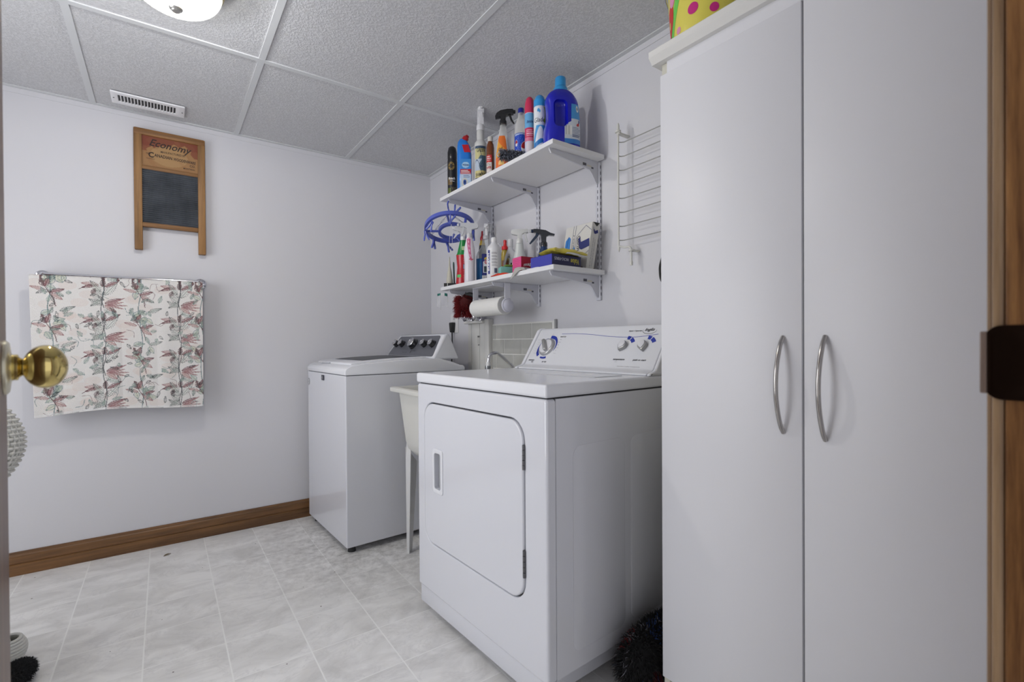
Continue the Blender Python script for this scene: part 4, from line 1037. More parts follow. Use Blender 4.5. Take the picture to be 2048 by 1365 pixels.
s = flat((.004, -.0268, 0), (1, 0, 0), (0, 0, 1)); patch(b, im, s, -.024, .03, .033, .19, m=printed('printed_gloss', .35))
letters(b, INKN, [('WIZARD', .006, .158, .036, .009, -4, 0, .02)], s, lift=.001)
im2 = Img(20, 20, srgb(186, 28, 44)); patch(b, im2, flat((.012, -.0266, .245), (1, 0, .0), (-.3, 0, 1)), -.016, -.02, .018, .022, 'warning_label', gloss('label_red', srgb(186, 28, 44)), lift=.0006)

t = item('shampoo_spray', 'tall white spray bottle with a hand lettered green and yellow label', 'spray bottle', -.205, -.985, Z1)
pr = [(.029, 0), (.031, .004), (.0312, .215), (.030, .228), (.020, .240), (.0188, .245), (.020, .262), (.0195, .288), (.014, .296)]
b = MB().lathe(pr, 28).build('body', gloss('bottle_milky', (.62, .62, .60), .35), t, 40)
im = Img(56, 80, srgb(214, 210, 188)); im.fn(lambda U, V: (V > .60), srgb(196, 190, 136)); im.fn(lambda U, V: (V < .30), srgb(206, 194, 132)); im.fn(lambda U, V: (V > .3) & (V < .72) & (U > .45+.2*np.sin(V*9)), srgb(76, 104, 118)); im.fn(lambda U, V: (V > .30) & (V < .62) & (U < .55+.15*np.sin(V*11)), srgb(176, 190, 206))
im.fn(lambda U, V: np.abs(V-.5-.1*np.sin(U*8)) < .014, srgb(44, 58, 96)); im.fn(lambda U, V: np.abs(U-.62-.1*np.sin(V*13)) < .02, srgb(44, 58, 96)); im.rect(0, .93, 1, 1, srgb(52, 74, 100)); im.rect(0, .06, 1, .1, srgb(60, 70, 90)); im.rect(0, 0, 1, .06, (.75, .75, .72))
s = round_surf(pr, FA); patch(b, im, s, -.031, .028, .031, .205)
letters(b, INKB, [('GREEN', .004, .184, .044, .020, 4, .2, .01), ('SHAMPOO', .0, .060, .054, .018, 3, .2, .01)], s, lift=.001)
trigger(t, .300, WH, WH, -84, 1.42)

t = item('medicine_bottle', 'small amber bottle with white cap between two spray bottles', 'bottle', -.205, -1.075, Z1)
pr = [(.018, 0), (.0195, .003), (.0195, .175), (.017, .192), (.012, .200), (.0115, .212)]
b = MB().lathe(pr, 24).build('body', gloss('amber_plastic', srgb(112, 58, 22), .15, .5), t, 40)
im = Img(30, 70, srgb(222, 214, 208)); im.rect(0, .72, 1, 1, srgb(196, 52, 50)); im.rules(.1, .76, .9, .96, 3, (.8, .7, .7)); im.rect(0, 0, 1, .26, srgb(66, 40, 110)); im.rules(.1, .52, .8, .70, 3, (.2, .2, .2)); im.rect(.1, .04, .55, .22, (.75, .75, .78)); im.rules(.1, .28, .9, .36, 2, (.3, .3, .3))
s = round_surf(pr, FA); patch(b, im, s, -.024, .006, .008, .135); letters(b, INKR, [('SUPER', -.008, .072, .026, .012, 0, 0, .02)], s, lift=.001)
MB().lathe([(.0135, .205), (.0135, .226), (.012, .229)], 24).build('cap', gloss('cap_offwhite', (.62, .60, .56)), t, 40)

t = item('citrus_spray', 'clear trigger bottle with orange fruit label and black sprayer', 'spray bottle', -.185, -1.158, Z1)
CLR = clear_plastic('clear_bottle', (.90, .90, .88), .2)
pr = [(.037, 0), (.0400, .004), (.0385, .10), (.032, .16), (.022, .215), (.0145, .255), (.0135, .268)]
b = MB().lathe(pr, 32, sy=.72).build('body', CLR, t, 40)
MB().lathe([(.036, .002), (.0387, .005), (.0378, .075), (.001, .0751)], 28, sy=.72).build('liquid', gloss('orange_liquid', srgb(178, 96, 34), .2), t, 40)
im = Img(70, 100, srgb(232, 112, 40)); im.fn(lambda U, V: (V > .45), srgb(232, 164, 62)); im.fn(lambda U, V: (V > .9-.3*U) , srgb(228, 116, 44)); im.ell(.62, .53, .22, .12, srgb(206, 52, 30)); im.ell(.70, .52, .10, .06, srgb(226, 84, 36)); im.fn(lambda U, V: (((U-.5)/.2)**2+((V-.3)/.09)**2 < 1) & (V > .27), srgb(240, 200, 120)); im.ell(.3, .16, .16, .07, srgb(222, 72, 36)); im.rect(.3, .04, .7, .07, (.85, .7, .5))
s = round_surf(pr, FA, 1, .72); sl = lambda u, v: s(u-.006*(v/.2), v)
def tapered(u, v): w = np.interp(v, [0, .1, .19, .215], [1, 1, .6, .35]); return s(u*w-.004, v)
patch(b, im, tapered, -.034, .010, .024, .205, m=printed('printed_gloss', .35))
letters(b, INKB, [('Oxi', -.010, .140, .026, .014, 24, .2, .02), ('Cit', -.008, .116, .040, .030, 22, .25, .05)], tapered, lift=.001)
letters(b, INKW, [('Cit', -.0075, .1165, .037, .026, 22, .25, .0)], tapered, 'lettering_fill', lift=.0016)
trigger(t, .268, gloss('sprayer_black', (.012, .012, .013), .25, .4), gloss('sprayer_black', (.012, .012, .013)), 0, 1.02, cr=.0165)

t = item('fuzzy_duster', 'dark grey fuzzy duster lying on the front edge of the upper shelf', 'duster', -.270, -1.352, Z1+.010)
core = [(Vector((-.055, 0, .030)), .017), (Vector((.045, .0, .022)), .014)]
MB().tube(smooth_path([(-.05, 0, .034), (-.02, 0, .030), (.02, 0, .025), (.045, 0, .024)], 4), [.010]*12+[.008], 8).build('core', mat('duster_core', (.03, .032, .04), .9), t, 60)
for nm, c, n in (('charcoal_pile', (.030, .032, .042), 800), ('silver_pile', (.30, .32, .38), 800)):
    m_ = MB()
    def base():
        f = random.random(); a = random.random()*6.283; p = core[0][0].lerp(core[1][0], f); d = Vector((random.uniform(-.3, .3), math.cos(a), math.sin(a)+.15)); return p+d*.008, d
    fuzz(m_, base, n, .022, .0011); m_.build(nm, mat(nm, c, .9), t, 0, recalc=False)['kind'] = 'stuff'

t = item('cola_bottle', 'empty clear cola bottle with blue wrapper and blue cap', 'bottle', -.138, -1.240, Z1)
pr = [(.026, 0), (.031, .006), (.032, .03), (.031, .10), (.032, .19), (.030, .235), (.022, .262), (.0145, .283), (.0135, .302)]
b = MB().lathe(pr, 32).build('body', CLR, t, 40)
pw = [(.0324, .02), (.0324, .19), (.0318, .196)]
w_ = MB().lathe(pw, 32, cap=False).build('wrapper', gloss('wrapper_blue', srgb(24, 66, 176), .3), t, 40)
s = round_surf(pw, FA)
im = Img(80, 90, srgb(28, 74, 190)); im.fn(lambda U, V: (np.sin(U*60+V*13)*np.sin(V*47+U*21) > .93), srgb(190, 210, 240)); im.fn(lambda U, V: V+.12*(U-.5)**2 > .965, srgb(180, 196, 226))
cx_, cy_ = .80, .62; Rr = lambda U, V: np.sqrt(((U-cx_)/.34)**2+((V-cy_)/.17)**2)
im.fn(lambda U, V: Rr(U, V) < 1, srgb(226, 226, 230)); wv = lambda U: .03*np.sin((U-cx_)*10)
im.fn(lambda U, V: (Rr(U, V) < .94) & (V > cy_-.01+wv(U)), srgb(176, 30, 42)); im.fn(lambda U, V: (Rr(U, V) < .94) & (V < cy_-.09+wv(U)), srgb(20, 40, 120))
im.fn(lambda U, V: ((U-.12)/.10)**2+((V-.74)/.09)**2 < 1, srgb(226, 226, 230)); im.fn(lambda U, V: (((U-.12)/.09)**2+((V-.74)/.08)**2 < 1) & (V > .73), srgb(176, 30, 42))
patch(w_, im, s, -.034, .022, .036, .193, m=printed('printed_gloss', .35))
letters(w_, INKW, [('pepsi', .024, .078, .040, .017, 0, 0, .02), ('pepsi', -.024, .10, .036, .009, -90, 0, .02)], s, lift=.0012)
MB().lathe([(.0145, .300), (.0148, .319), (.013, .322)], 24).build('cap', gloss('cap_royal', srgb(26, 42, 150)), t, 40)

def aerosol(nm, label, x, y, h, r, capc, bodyc, im, lets, capz):
    t = item(nm, label, 'spray can', x, y, Z1)
    pr = [(r*.92, 0), (r, .003), (r, h*capz), (r*.96, h*capz+.002)]
    b = MB().lathe(pr, 28).build('can', gloss(bodyc[0], bodyc[1], .3), t, 40)
    MB().lathe([(r*1.0, h*capz+.001), (r*1.0, h*capz+.03), (r*.92, h*.90), (r*.72, h*.965), (r*.45, h*.992), (.002, h)], 28).build('cap', gloss(capc[0], capc[1], .3), t, 40)
    s = round_surf(pr, FA); patch(b, im, s, -r*1.35, .004, r*1.35, h*capz-.003, m=printed('printed_gloss', .35))
    for m_, it in lets: letters(b, m_, it, s, lift=.001)
    return t
im = Img(44, 90, srgb(198, 202, 226)); im.rect(0, .70, 1, 1, srgb(104, 170, 216)); im.rect(0, .50, 1, .70, srgb(196, 50, 92)); im.rect(0, .42, 1, .50, srgb(216, 120, 150)); im.rules(.2, .52, .85, .67, 4, srgb(236, 190, 206)); im.ell(.5, .28, .34, .14, srgb(214, 206, 214)); im.rules(.25, .03, .9, .12, 3, srgb(110, 110, 150))
aerosol('air_freshener', 'pink capped slim spray can beside the cola bottle', -.205, -1.392, .294, .0225, ('cap_pink', srgb(206, 48, 88)), ('can_lilac', srgb(196, 200, 224)), im, [(INKN, [('little', 0, .178, .030, .012, 4, .25, .01)])], .74)
im = Img(56, 90, srgb(220, 226, 232)); im.fn(lambda U, V: (V > .84-.35*(U-.3)) & (U > .45), srgb(150, 190, 48)); im.ell(.32, .86, .5, .22, srgb(226, 230, 234)); im.fn(lambda U, V: (U > .9-.5*np.clip(.6-V, 0, .5)), srgb(34, 72, 150)); im.fn(lambda U, V: (V < .62) & (V > .22) & (np.abs(V-.45-.25*np.sin(U*5-1)) < .10), srgb(72, 156, 214))
im.fn(lambda U, V: (V < .36) & (np.abs(V-.2-.2*U) < .05), srgb(40, 120, 190)); im.ell(.75, .2, .16, .05, srgb(196, 214, 170)); im.ell(.72, .13, .12, .05, srgb(22, 30, 24)); im.ell(.4, .92, .08, .035, srgb(70, 160, 220)); im.ell(.47, .90, .05, .03, srgb(70, 160, 220))
aerosol('air_freshener', 'blue capped spray can with white and sky blue print beside the big blue jug', -.205, -1.462, .272, .0265, ('cap_azure', srgb(48, 150, 214)), ('can_white', srgb(216, 222, 230)), im, [(INKB, [('Glade', -.004, .158, .046, .020, 4, .2, .0)])], .80)
im = Img(20, 60, (.03, .03, .035)); im.rect(0, .5, 1, .6, (.6, .6, .6))
aerosol('aerosol_can', 'red topped dark can standing behind the big blue jug', -.085, -1.372, .312, .026, ('cap_crimson', srgb(170, 30, 36)), ('can_dark', (.03, .03, .035)), im, [], .86)

t = item('detergent_jug', 'big royal blue laundry jug with light blue cap at the end of the upper shelf', 'jug', -.170, -1.556, Z1, R_(-24))
JB = gloss('jug_blue', srgb(20, 26, 178), .26, .3)
mb = MB(); rings = []
spec_ = [(0, -.068, .074, .046), (.005, -.073, .079, .050), (.07, -.073, .079, .052), (.105, -.070, .079, .052), (.13, -.064, .079, .050), (.15, -.060, .078, .048), (.20, -.060, .075, .046), (.228, -.066, .070, .045), (.240, -.066, .064, .044), (.262, -.056, .052, .038), (.276, -.036, .036, .030), (.282, -.024, .024, .024)]
for z, xl, xr, hy in spec_:
    c0 = (xl+xr)/2; hx = (xr-xl)/2
    rings.append([(c0+hx*math.copysign(abs(math.cos(a))**.62, math.cos(a)), hy*math.copysign(abs(math.sin(a))**.62, math.sin(a)), z*.925) for a in np.linspace(0, 2*math.pi, 48, endpoint=False)])
loft(mb, rings, (True, True))
b = mb.build('body', JB, t, 55)
sub = b.modifiers.new('s', 'SUBSURF'); sub.levels = 2; sub.render_levels = 2
# hand hold: a sunken panel on both faces
cut = MB(); cut.box((-.042, -.075, .092), (.016, -.020, .205), .020, 5); cut.box((-.042, .020, .092), (.016, .075, .205), .020, 5)
cu = cut.build('jug_grip_cut', JB, t, 40)
bpy.context.view_layer.update()
bo_ = b.modifiers.new('grip', 'BOOLEAN'); bo_.object = cu; bo_.operation = 'DIFFERENCE'; bo_.solver = 'EXACT'
dg = bpy.context.evaluated_depsgraph_get(); me = bpy.data.meshes.new_from_object(b.evaluated_get(dg)); b.modifiers.clear(); old = b.data; b.data = me
bpy.data.objects.remove(cu)
for p in me.polygons: p.use_smooth = True
me.set_sharp_from_angle(angle=R_(50))
MB().lathe([(.030, .256), (.030, .269), (.0255, .275), (.0235, .277), (.0225, .312), (.020, .316), (.002, .3165)], 36).build('cap', gloss('cap_azure', srgb(48, 150, 214)), t, 40)
js = project(b, lambda u, v: (Vector((u, -.0535, v)), Vector((0, -1, 0))))
im = Img(64, 84, srgb(70, 150, 214)); im.fn(lambda U, V: (V < .62) & (V > .12), srgb(206, 212, 222)); im.ell(.72, .88, .16, .08, srgb(226, 226, 226)); im.ell(.72, .88, .07, .04, srgb(90, 100, 120)); im.bars(.08, .22, .42, .44, (.05, .05, .06)); im.rules(.46, .16, .98, .42, 7, srgb(90, 100, 140)); im.ell(.80, .56, .07, .05, srgb(30, 40, 120)); im.ell(.78, .48, .09, .045, srgb(190, 50, 40)); im.rules(.5, .5, .68, .62, 5, srgb(100, 110, 140)); im.rect(0, 0, 1, .12, srgb(60, 130, 206))
def jl(u, v):
    zz = .026+.165*v; x0 = np.interp(v, [0, .45, .55, 1], [.000, .000, .030, .032]); x1 = np.interp(v, [0, .6, 1], [.074, .074, .066]); P, n = js(x0+(x1-x0)*u, zz); return P, n
patch(b, im, jl, 0, 0, 1, 1, m=printed('printed_gloss', .35), lift=.0012)

# --- lower shelf
t = item('glue_tray', 'low black tray at the left end of the lower shelf', 'tray', -.215, -.690, Z2)
tr = MB().box((-.040, -.030, 0), (.040, .030, .004)).box((-.040, -.030, .004), (-.036, .030, .028)).box((.036, -.030, .004), (.040, .030, .028)).box((-.036, -.030, .004), (.036, -.027, .028)).box((-.036, .027, .004), (.036, .030, .028))
tr.build('tray_body', gloss('tray_black', (.02, .02, .022), .35), t, 0)
MB().box((-.022, -.0305, .004), (-.018, -.0298, .027)).build('tray_mark', mat('mark_pale', (.5, .5, .48), .5), t, 0)
t = item('sealant_tube', 'cream squeeze tube standing on its wide end in the black tray', 'tube', -.215, -.690, Z2+.0045)
b = MB().lathe([(.016, 0), (.019, .004), (.0185, .04), (.013, .085), (.006, .115), (.004, .150), (.002, .175)], 20, M=Matrix.Translation((-.012, 0, 0))).build('tube_body', mat('tube_cream', (.56, .54, .45), .5), t, 50)
t = item('marker_pen', 'slim dark green pen standing in the black tray', 'pen', -.215, -.690, Z2+.0045)
MB().cyl((.014, .008, 0), (.010, .010, .128), .0045, n=12).build('barrel', gloss('pen_green', srgb(16, 48, 44)), t)
MB().cyl((.010, .010, .1284), (.0096, .0102, .146), .005, .003, n=12).build('pen_cap', gloss('pen_teal', srgb(20, 66, 60)), t)

t = item('stain_remover', 'red spray bottle with green shoulders and white trigger', 'spray bottle', -.257, -.890, Z2)
pr = [(.037, 0), (.039, .004), (.035, .05), (.031, .09), (.035, .13), (.0365, .152)]
b = MB().lathe(pr, 30, sy=.7).build('body', gloss('bottle_red', srgb(172, 18, 32), .25), t, 40)
MB().lathe([(.0365, .1522), (.031, .163), (.022, .200), (.016, .226), (.0145, .233)], 28, sy=.7).build('shoulder', gloss('shoulder_green', srgb(22, 128, 58), .25), t, 40)
s = round_surf(pr, FA, 1, .7); im = Img(24, 50, srgb(164, 30, 46)); im.rules(.1, .05, .9, .95, 12, srgb(200, 90, 100)); im.rect(.1, .52, .95, .7, srgb(120, 130, 160)); im.rect(.3, .55, .8, .67, srgb(200, 204, 214)); patch(b, im, s, .0, .012, .022, .14)
im = Img(20, 10, srgb(80, 180, 96)); patch(b, im, s, -.030, .035, -.008, .050, 'size_label')
MB().plate(rrect(-.013, -.010, .013, .012, .004, 3), (), .001, M=frame_m((.008, -.0185, .185), (1, 0, 0), (0, .28, 1))).build('front_label', mat('label_pale_green', srgb(176, 196, 150), .5), t, 0)
trigger(t, .236, WH, WH, 200, .95)

t = item('spot_spray', 'white spray bottle with pink swirl print and grey trigger', 'spray bottle', -.258, -.956, Z2)
pr = [(.025, 0), (.0275, .004), (.0265, .06), (.026, .10), (.029, .145), (.026, .182), (.018, .216), (.015, .235)]
b = MB().lathe(pr, 30, sy=.8).build('body', gloss('bottle_pearl', (.70, .67, .72), .25), t, 40)
s = round_surf(pr, FA, 1, .8); im = Img(36, 60, (.70, .67, .72)); im.fn(lambda U, V: (np.abs(U-.35-.35*(1-V)**2) < .10+.14*V*(V < .93)) & (V > .02), srgb(196, 96, 136)); im.fn(lambda U, V: (np.abs(U-.35-.35*(1-V)**2) < .05) & (np.sin(V*40+U*20) > .1), srgb(226, 190, 206)); im.rect(.4, .06, .95, .1, srgb(190, 40, 60))
patch(b, im, s, -.016, .11, .022, .232)
trigger(t, .237, gloss('sprayer_grey', (.52, .53, .56)), gloss('sprayer_grey', (.52, .53, .56)), 180, 1.05, style='flat')

t = item('glass_cleaner', 'clear bottle of blue glass cleaner with navy label and white trigger', 'spray bottle', -.160, -.956, Z2)
pr = [(.046, 0), (.049, .004), (.049, .145), (.044, .165), (.026, .190), (.017, .215), (.0165, .236), (.013, .242)]
b = MB().lathe(pr, 32, sy=.55, ex=3).build('body', clear_plastic('clear_bottle_cool', (.93, .95, .96), .15), t, 40)
MB().lathe([(.0464, .001), (.0496, .005), (.0496, .132), (.001, .1322)], 30, sy=.55, ex=3).build('liquid', gloss('blue_liquid', srgb(30, 110, 176), .15), t, 40)
s = flat((0, -.0280, 0), (1, 0, 0), (0, 0, 1)); im = Img(60, 76, srgb(36, 44, 116)); im.fn(lambda U, V: (U > .1) & (V > .12) & (V < .86-.3*(1-U)**2), srgb(206, 212, 216)); im.rect(.16, .14, .95, .42, srgb(52, 66, 74)); im.fn(lambda U, V: (V > .84-.2*(1-U)**2) & (V < .93-.2*(1-U)**2) & (U > .2), srgb(206, 182, 60)); im.rect(.6, .16, .7, .36, srgb(150, 160, 150))
patch(b, im, s, -.018, .045, .046, .155, m=printed('printed_gloss', .35), lift=.0008)
im = Img(40, 24, srgb(206, 206, 206)); im.bars(.15, .15, .85, .85, (.05, .05, .05)); patch(b, im, s, -.018, .014, .018, .044, 'barcode_label', lift=.0008)
letters(b, mat('ink_crimson', srgb(186, 32, 40), .4), [('Glass', .018, .113, .046, .020, 0, 0, .03), ('Cleaner', .030, .087, .030, .018, 0, 0, .03)], s, lift=.0018)
trigger(t, .243, WH, WH, -82, .95)

t = item('rubbing_bottle', 'white round bottle with blue side lettering in front of the glass cleaner', 'bottle', -.207, -1.104, Z2)
pr = [(.0335, 0), (.036, .004), (.036, .150), (.031, .166), (.0155, .182), (.0135, .19), (.0135, .194)]
b = MB().lathe(pr, 32).build('body', WH, t, 40)
MB().lathe([(.0145, .193), (.0145, .210), (.013, .212)], 24).build('cap', gloss('cap_white', (.74, .74, .75)), t, 40)
s = round_surf(pr, FA); im = Img(60, 70, (.72, .72, .73)); im.rect(.0, 0, .24, 1, srgb(52, 56, 132)); im.rect(.0, .47, .24, .55, srgb(140, 180, 210))
for k in range(5): im.rules(.38, .30+.13*k, .92, .39+.13*k, 3, (.22, .22, .25))
im.rect(.62, .04, .86, .24, srgb(84, 86, 108)); patch(b, im, s, -.032, .030, .024, .146)
letters(b, INKW, [('BLEACH', -.0270, .088, .085, .009, 90, 0, .02)], s, lift=.001)

t = item('polish_bottle', 'slim yellow and black bottle with red tip behind the sprays', 'bottle', -.095, -.822, Z2)
MB().lathe([(.019, 0), (.020, .004), (.020, .2), (.017, .235), (.011, .26)], 20).build('body', gloss('polish_yellow', srgb(170, 140, 40), .3), t, 40)
MB().lathe([(.0204, .05), (.0204, .2), (.0178, .232)], 20, cap=False).build('wrap', gloss('polish_black', (.03, .03, .03), .3), t, 40)
MB().lathe([(.012, .2602), (.012, .275), (.006, .29), (.005, .312)], 18).build('cap', gloss('cap_red', srgb(176, 24, 34)), t, 40)
t = item('dish_soap', 'small yellow dish soap bottle with red push cap', 'bottle', -.088, -1.030, Z2)
pr = [(.019, 0), (.021, .004), (.021, .14), (.018, .165), (.0145, .175)]
b = MB().lathe(pr, 24, sy=.8).build('body', gloss('soap_yellow', srgb(164, 142, 52), .25), t, 40)
s = round_surf(pr, FA, 1, .8); im = Img(24, 40, srgb(110, 70, 34)); im.ell(.5, .6, .35, .2, srgb(150, 50, 36)); im.rules(.1, .1, .9, .35, 3, srgb(60, 40, 30)); patch(b, im, s, -.018, .05, .018, .12)
MB().lathe([(.0175, .1755), (.0175, .193), (.009, .199), (.0075, .212), (.009, .215), (.0085, .226), (.004, .228)], 22).build('cap', gloss('cap_scarlet', srgb(206, 28, 34)), t, 40)
t = item('clear_vial', 'thin clear tube standing behind the white round bottle', 'tube', -.10, -.995, Z2)
MB().lathe([(.009, 0), (.010, .003), (.010, .2), (.006, .215)], 16).build('tube_body', clear_plastic('clear_bottle_cool'), t, 40)
t = item('handled_jug', 'small white jug with loop handle and dark green label', 'jug', -.105, -1.098, Z2)
mb = MB(); out = [(-.028, 0), (.034, 0), (.036, .02), (.036, .12), (.030, .150), (.014, .165), (.013, .178), (-.010, .178), (-.012, .166), (-.026, .130), (-.034, .09), (-.034, .02)]
hole = [(-.020, .070), (-.022, .098), (-.014, .125), (-.004, .130), (-.002, .12), (-.006, .10), (-.008, .070)]
mb.plate(out, [hole], .048, .010, M=Matrix(((1, 0, 0, 0), (0, 0, -1, .024), (0, 1, 0, 0), (0, 0, 0, 1))), seg=3)
b = mb.build('body', WH, t, 50)
MB().lathe([(.0145, .1785), (.0145, .214), (.013, .217)], 22, M=Matrix.Translation((.001, 0, 0))).build('cap', gloss('cap_white', (.74, .74, .75)), t, 40)
s = flat((.016, -.0242, .05), (1, 0, 0), (0, 0, 1)); im = Img(24, 36, srgb(20, 52, 34)); im.ell(.5, .55, .36, .24, srgb(120, 140, 100)); patch(b, im, s, -.014, -.03, .018, .045)

t = item('cone_spray', 'translucent white cone shaped spray bottle with white trigger', 'spray bottle', -.105, -1.178, Z2)
pr = [(.042, 0), (.046, .004), (.043, .06), (.030, .115), (.020, .155), (.0195, .170), (.0165, .19)]
b = MB().lathe(pr, 32, sy=.75).build('body', mat('milky_plastic', (.62, .65, .64), .35), t, 40)
s = round_surf(pr, FA, 1, .75); im = Img(30, 20, srgb(30, 36, 34)); im.fn(lambda U, V: (U < .35), srgb(120, 150, 60)); patch(b, im, s, -.02, .01, .034, .045)
trigger(t, .188, gloss('sprayer_milky', (.66, .67, .66), .35), gloss('sprayer_milky', (.66, .67, .66), .35), 0, .98, style='flat', cr=.017)

t = item('cleaning_sponge', 'pale teal sponge with green scrub side on the lower shelf', 'sponge', -.215, -1.222, Z2, R_(-20))
b = MB().box((-.035, -.025, 0), (.035, .025, .050), .004, 2).build('foam', mat('sponge_teal', srgb(122, 186, 176), .9, bump=(300, .8, .003)), t, 40)
MB().box((-.012, -.026, .0505), (.035, .026, .060), .002).build('scrub_pad', mat('scrub_green', srgb(110, 140, 62), .95, bump=(500, 1, .003)), t, 40)
t = item('cloth_carton', 'bright pink carton with red end in front of the cone spray bottle', 'box', -.235, -1.376, Z2+.004, R_(-3))
b = MB().box((-.030, -.030, .0), (.050, .040, .067), .0015, 1).build('carton', mat('carton_pink', srgb(214, 74, 134), .5), t, 0)
rd = MB().plate([(-.0298, .0002), (.0498, .0002), (.0498, .0668), (-.0298, .0668)], (), .0006, M=frame_m((0, -.0300, 0), (1, 0, 0), (0, 0, 1))).build('red_end', mat('carton_red', srgb(176, 14, 48), .5), t, 0)
letters(rd, INKW, [('magic', .010, .034, .058, .018, 12, .2, .02)], flat((0, -.0307, 0), (1, 0, 0), (0, 0, 1)), lift=.0004)
im = Img(30, 36, srgb(214, 74, 134)); im.rules(.06, .2, .94, .9, 6, srgb(184, 54, 112), .2)
patch(b, im, flat((-.0301, 0, 0), (0, -1, 0), (0, 0, 1)), -.039, .002, .029, .065, 'printed_side')

def crumpled(name, label, cat, x, y, z, m, sx_, sy_, h, seed, rz=VW, nu=40, nv=26):
    rr_ = random.Random(seed); ph = [(rr_.uniform(20, 70), rr_.uniform(-60, 60), rr_.uniform(0, 6)) for _ in range(6)]
    mb = MB()
    def f(a, b):
        e = min(1, 6*min(a, 1-a, b, 1-b)); u, v = sx_*(a-.5), sy_*(b-.5)
        k = sum(abs(math.sin(p*u/.1*.1+q*v/.1*.1+r)) for p, q, r in ph)/6
        wob = 1+.16*math.sin(a*7+seed)*math.sin(b*5)
        return (u*wob, v*wob+.10*sx_*math.sin(a*6+seed)*.3, .0030+h*e*(.25+.75*k)*(.6+.4*math.sin(math.pi*a)))
    mb.grid(nu, nv, f); o = mb.build(name, m, None, 80, recalc=False); o.location = (x, y, z+.0004); o.rotation_euler = (0, 0, rz)
    s = o.modifiers.new('t', 'SOLIDIFY'); s.thickness = .0022; s.offset = -1
    return tag(o, label, cat)
crumpled('cleaning_cloth', 'orange red cloth spread at the front edge of the lower shelf', 'cloth', -.258, -1.262, Z2, mat('cloth_orange', srgb(206, 62, 40), .9), .115, .055, .014, 3, R_(-70))
crumpled('plastic_bag', 'crumpled greyish clear bag between the teal sponge and the orange cloth', 'bag', -.215, -1.178, Z2, mat('bag_grey', (.40, .43, .41), .3), .05, .05, .024, 8, R_(-60))
t = crumpled('rubber_gloves', 'limp pale grey gloves hanging over the shelf edge by the pink carton', 'gloves', -.279, -1.428, Z2, mat('glove_grey', (.40, .39, .37), .6), .085, .060, .020, 5, R_(-75))
for v_ in t.data.vertices:
    w_x = t.location.x+v_.co.x*math.cos(R_(-75))-v_.co.y*math.sin(R_(-75))
    if w_x < -.3035: v_.co.z -= (-.3035-w_x)*2.2
t = crumpled('paper_sheet', 'thin white folded sheet under the violet box at the shelf edge', 'paper', -.262, -1.500, Z2, mat('paper_white', (.70, .68, .74), .6), .10, .06, .006, 12, R_(-85))

t = item('mist_sprayer', 'dark blue sprayer with long curved trigger behind the violet box', 'spray bottle', -.120, -1.382, Z2)
MB().lathe([(.034, 0), (.037, .004), (.036, .06), (.026, .10), (.016, .125), (.0145, .135)], 30).build('body', gloss('mister_blue', srgb(14, 48, 92), .15, .5), t, 40)
trigger(t, .136, gloss('mister_black', (.012, .014, .022), .2, .4), gloss('mister_navy', srgb(12, 34, 62), .2, .4), 180, .98, style='hook', cr=.016)

t = thing('microfibre_box', 'violet and navy box of cloths lying at the front corner of the lower shelf', 'box', (-.208, -1.562, Z2+.0004), 0)
MB().box((-.078, -.068, 0), (.078, .068, .046), .001, 1).build('box_body', mat('box_violet', srgb(58, 62, 162), .35), t, 0)
sd = MB().plate([(-.0775, .0005), (.0775, .0005), (.0775, .0455), (-.0775, .0455)], (), .0006, M=frame_m((0, -.068, 0), (1, 0, 0), (0, 0, 1))).build('navy_side', mat('box_navy', srgb(16, 18, 74), .35), t, 0)
sf = flat((0, -.0687, 0), (1, 0, 0), (0, 0, 1))
letters(sd, mat('ink_lavender', srgb(196, 196, 214), .5), [('MICRO-FIBRES', -.028, .029, .076, .012, 180, 0, .01)], sf, lift=.0004)
letters(sd, mat('ink_yellow', srgb(198, 186, 66), .5), [('Value', .044, .024, .046, .022, 180, .15, .02)], sf, 'brand_lettering', lift=.0004)
tp2 = MB().plate([(-.0775, -.0675), (.0775, -.0675), (.0775, .0675), (-.0775, .0675)], (), .0005, M=Matrix.Translation((0, 0, .0461))).build('lid_panel', mat('box_navy', srgb(16, 18, 74), .35), t, 0)

t = thing('cloth_packet', 'folded yellow packet resting on top of the violet box', 'packet', (-.192, -1.590, Z2+.0478), R_(-6), rot=(R_(2), R_(4), R_(-8)))
mb = MB()
def pk(side):
    def f(a, b):
        e = min(1, 9*min(a, 1-a, b, 1-b)); w_ = .003*math.sin(a*23+b*5)+.003*math.sin(b*19)
        return (-.082+.164*a, -.066+.128*b+.008*math.sin(a*9), .0120+side*(.0085*e**.5+w_*e*.4)+.004*math.sin(b*4))
    return f
mb.grid(30, 30, pk(1)); mb.grid(30, 30, pk(-1)); bmesh.ops.remove_doubles(mb.bm, verts=mb.bm.verts[:], dist=.0004)
b = mb.build('wrapper', mat('packet_yellow', srgb(206, 190, 78), .45), t, 60)
st_ = MB().grid(12, 6, lambda a, c: Vector(pk(-1)(.35+.6*a, .015+.18*c*0+.10*c))+Vector((0, -.0006, -.0012))).build('white_panel', mat('packet_white', (.7, .7, .7), .5), t, 60, recalc=False)

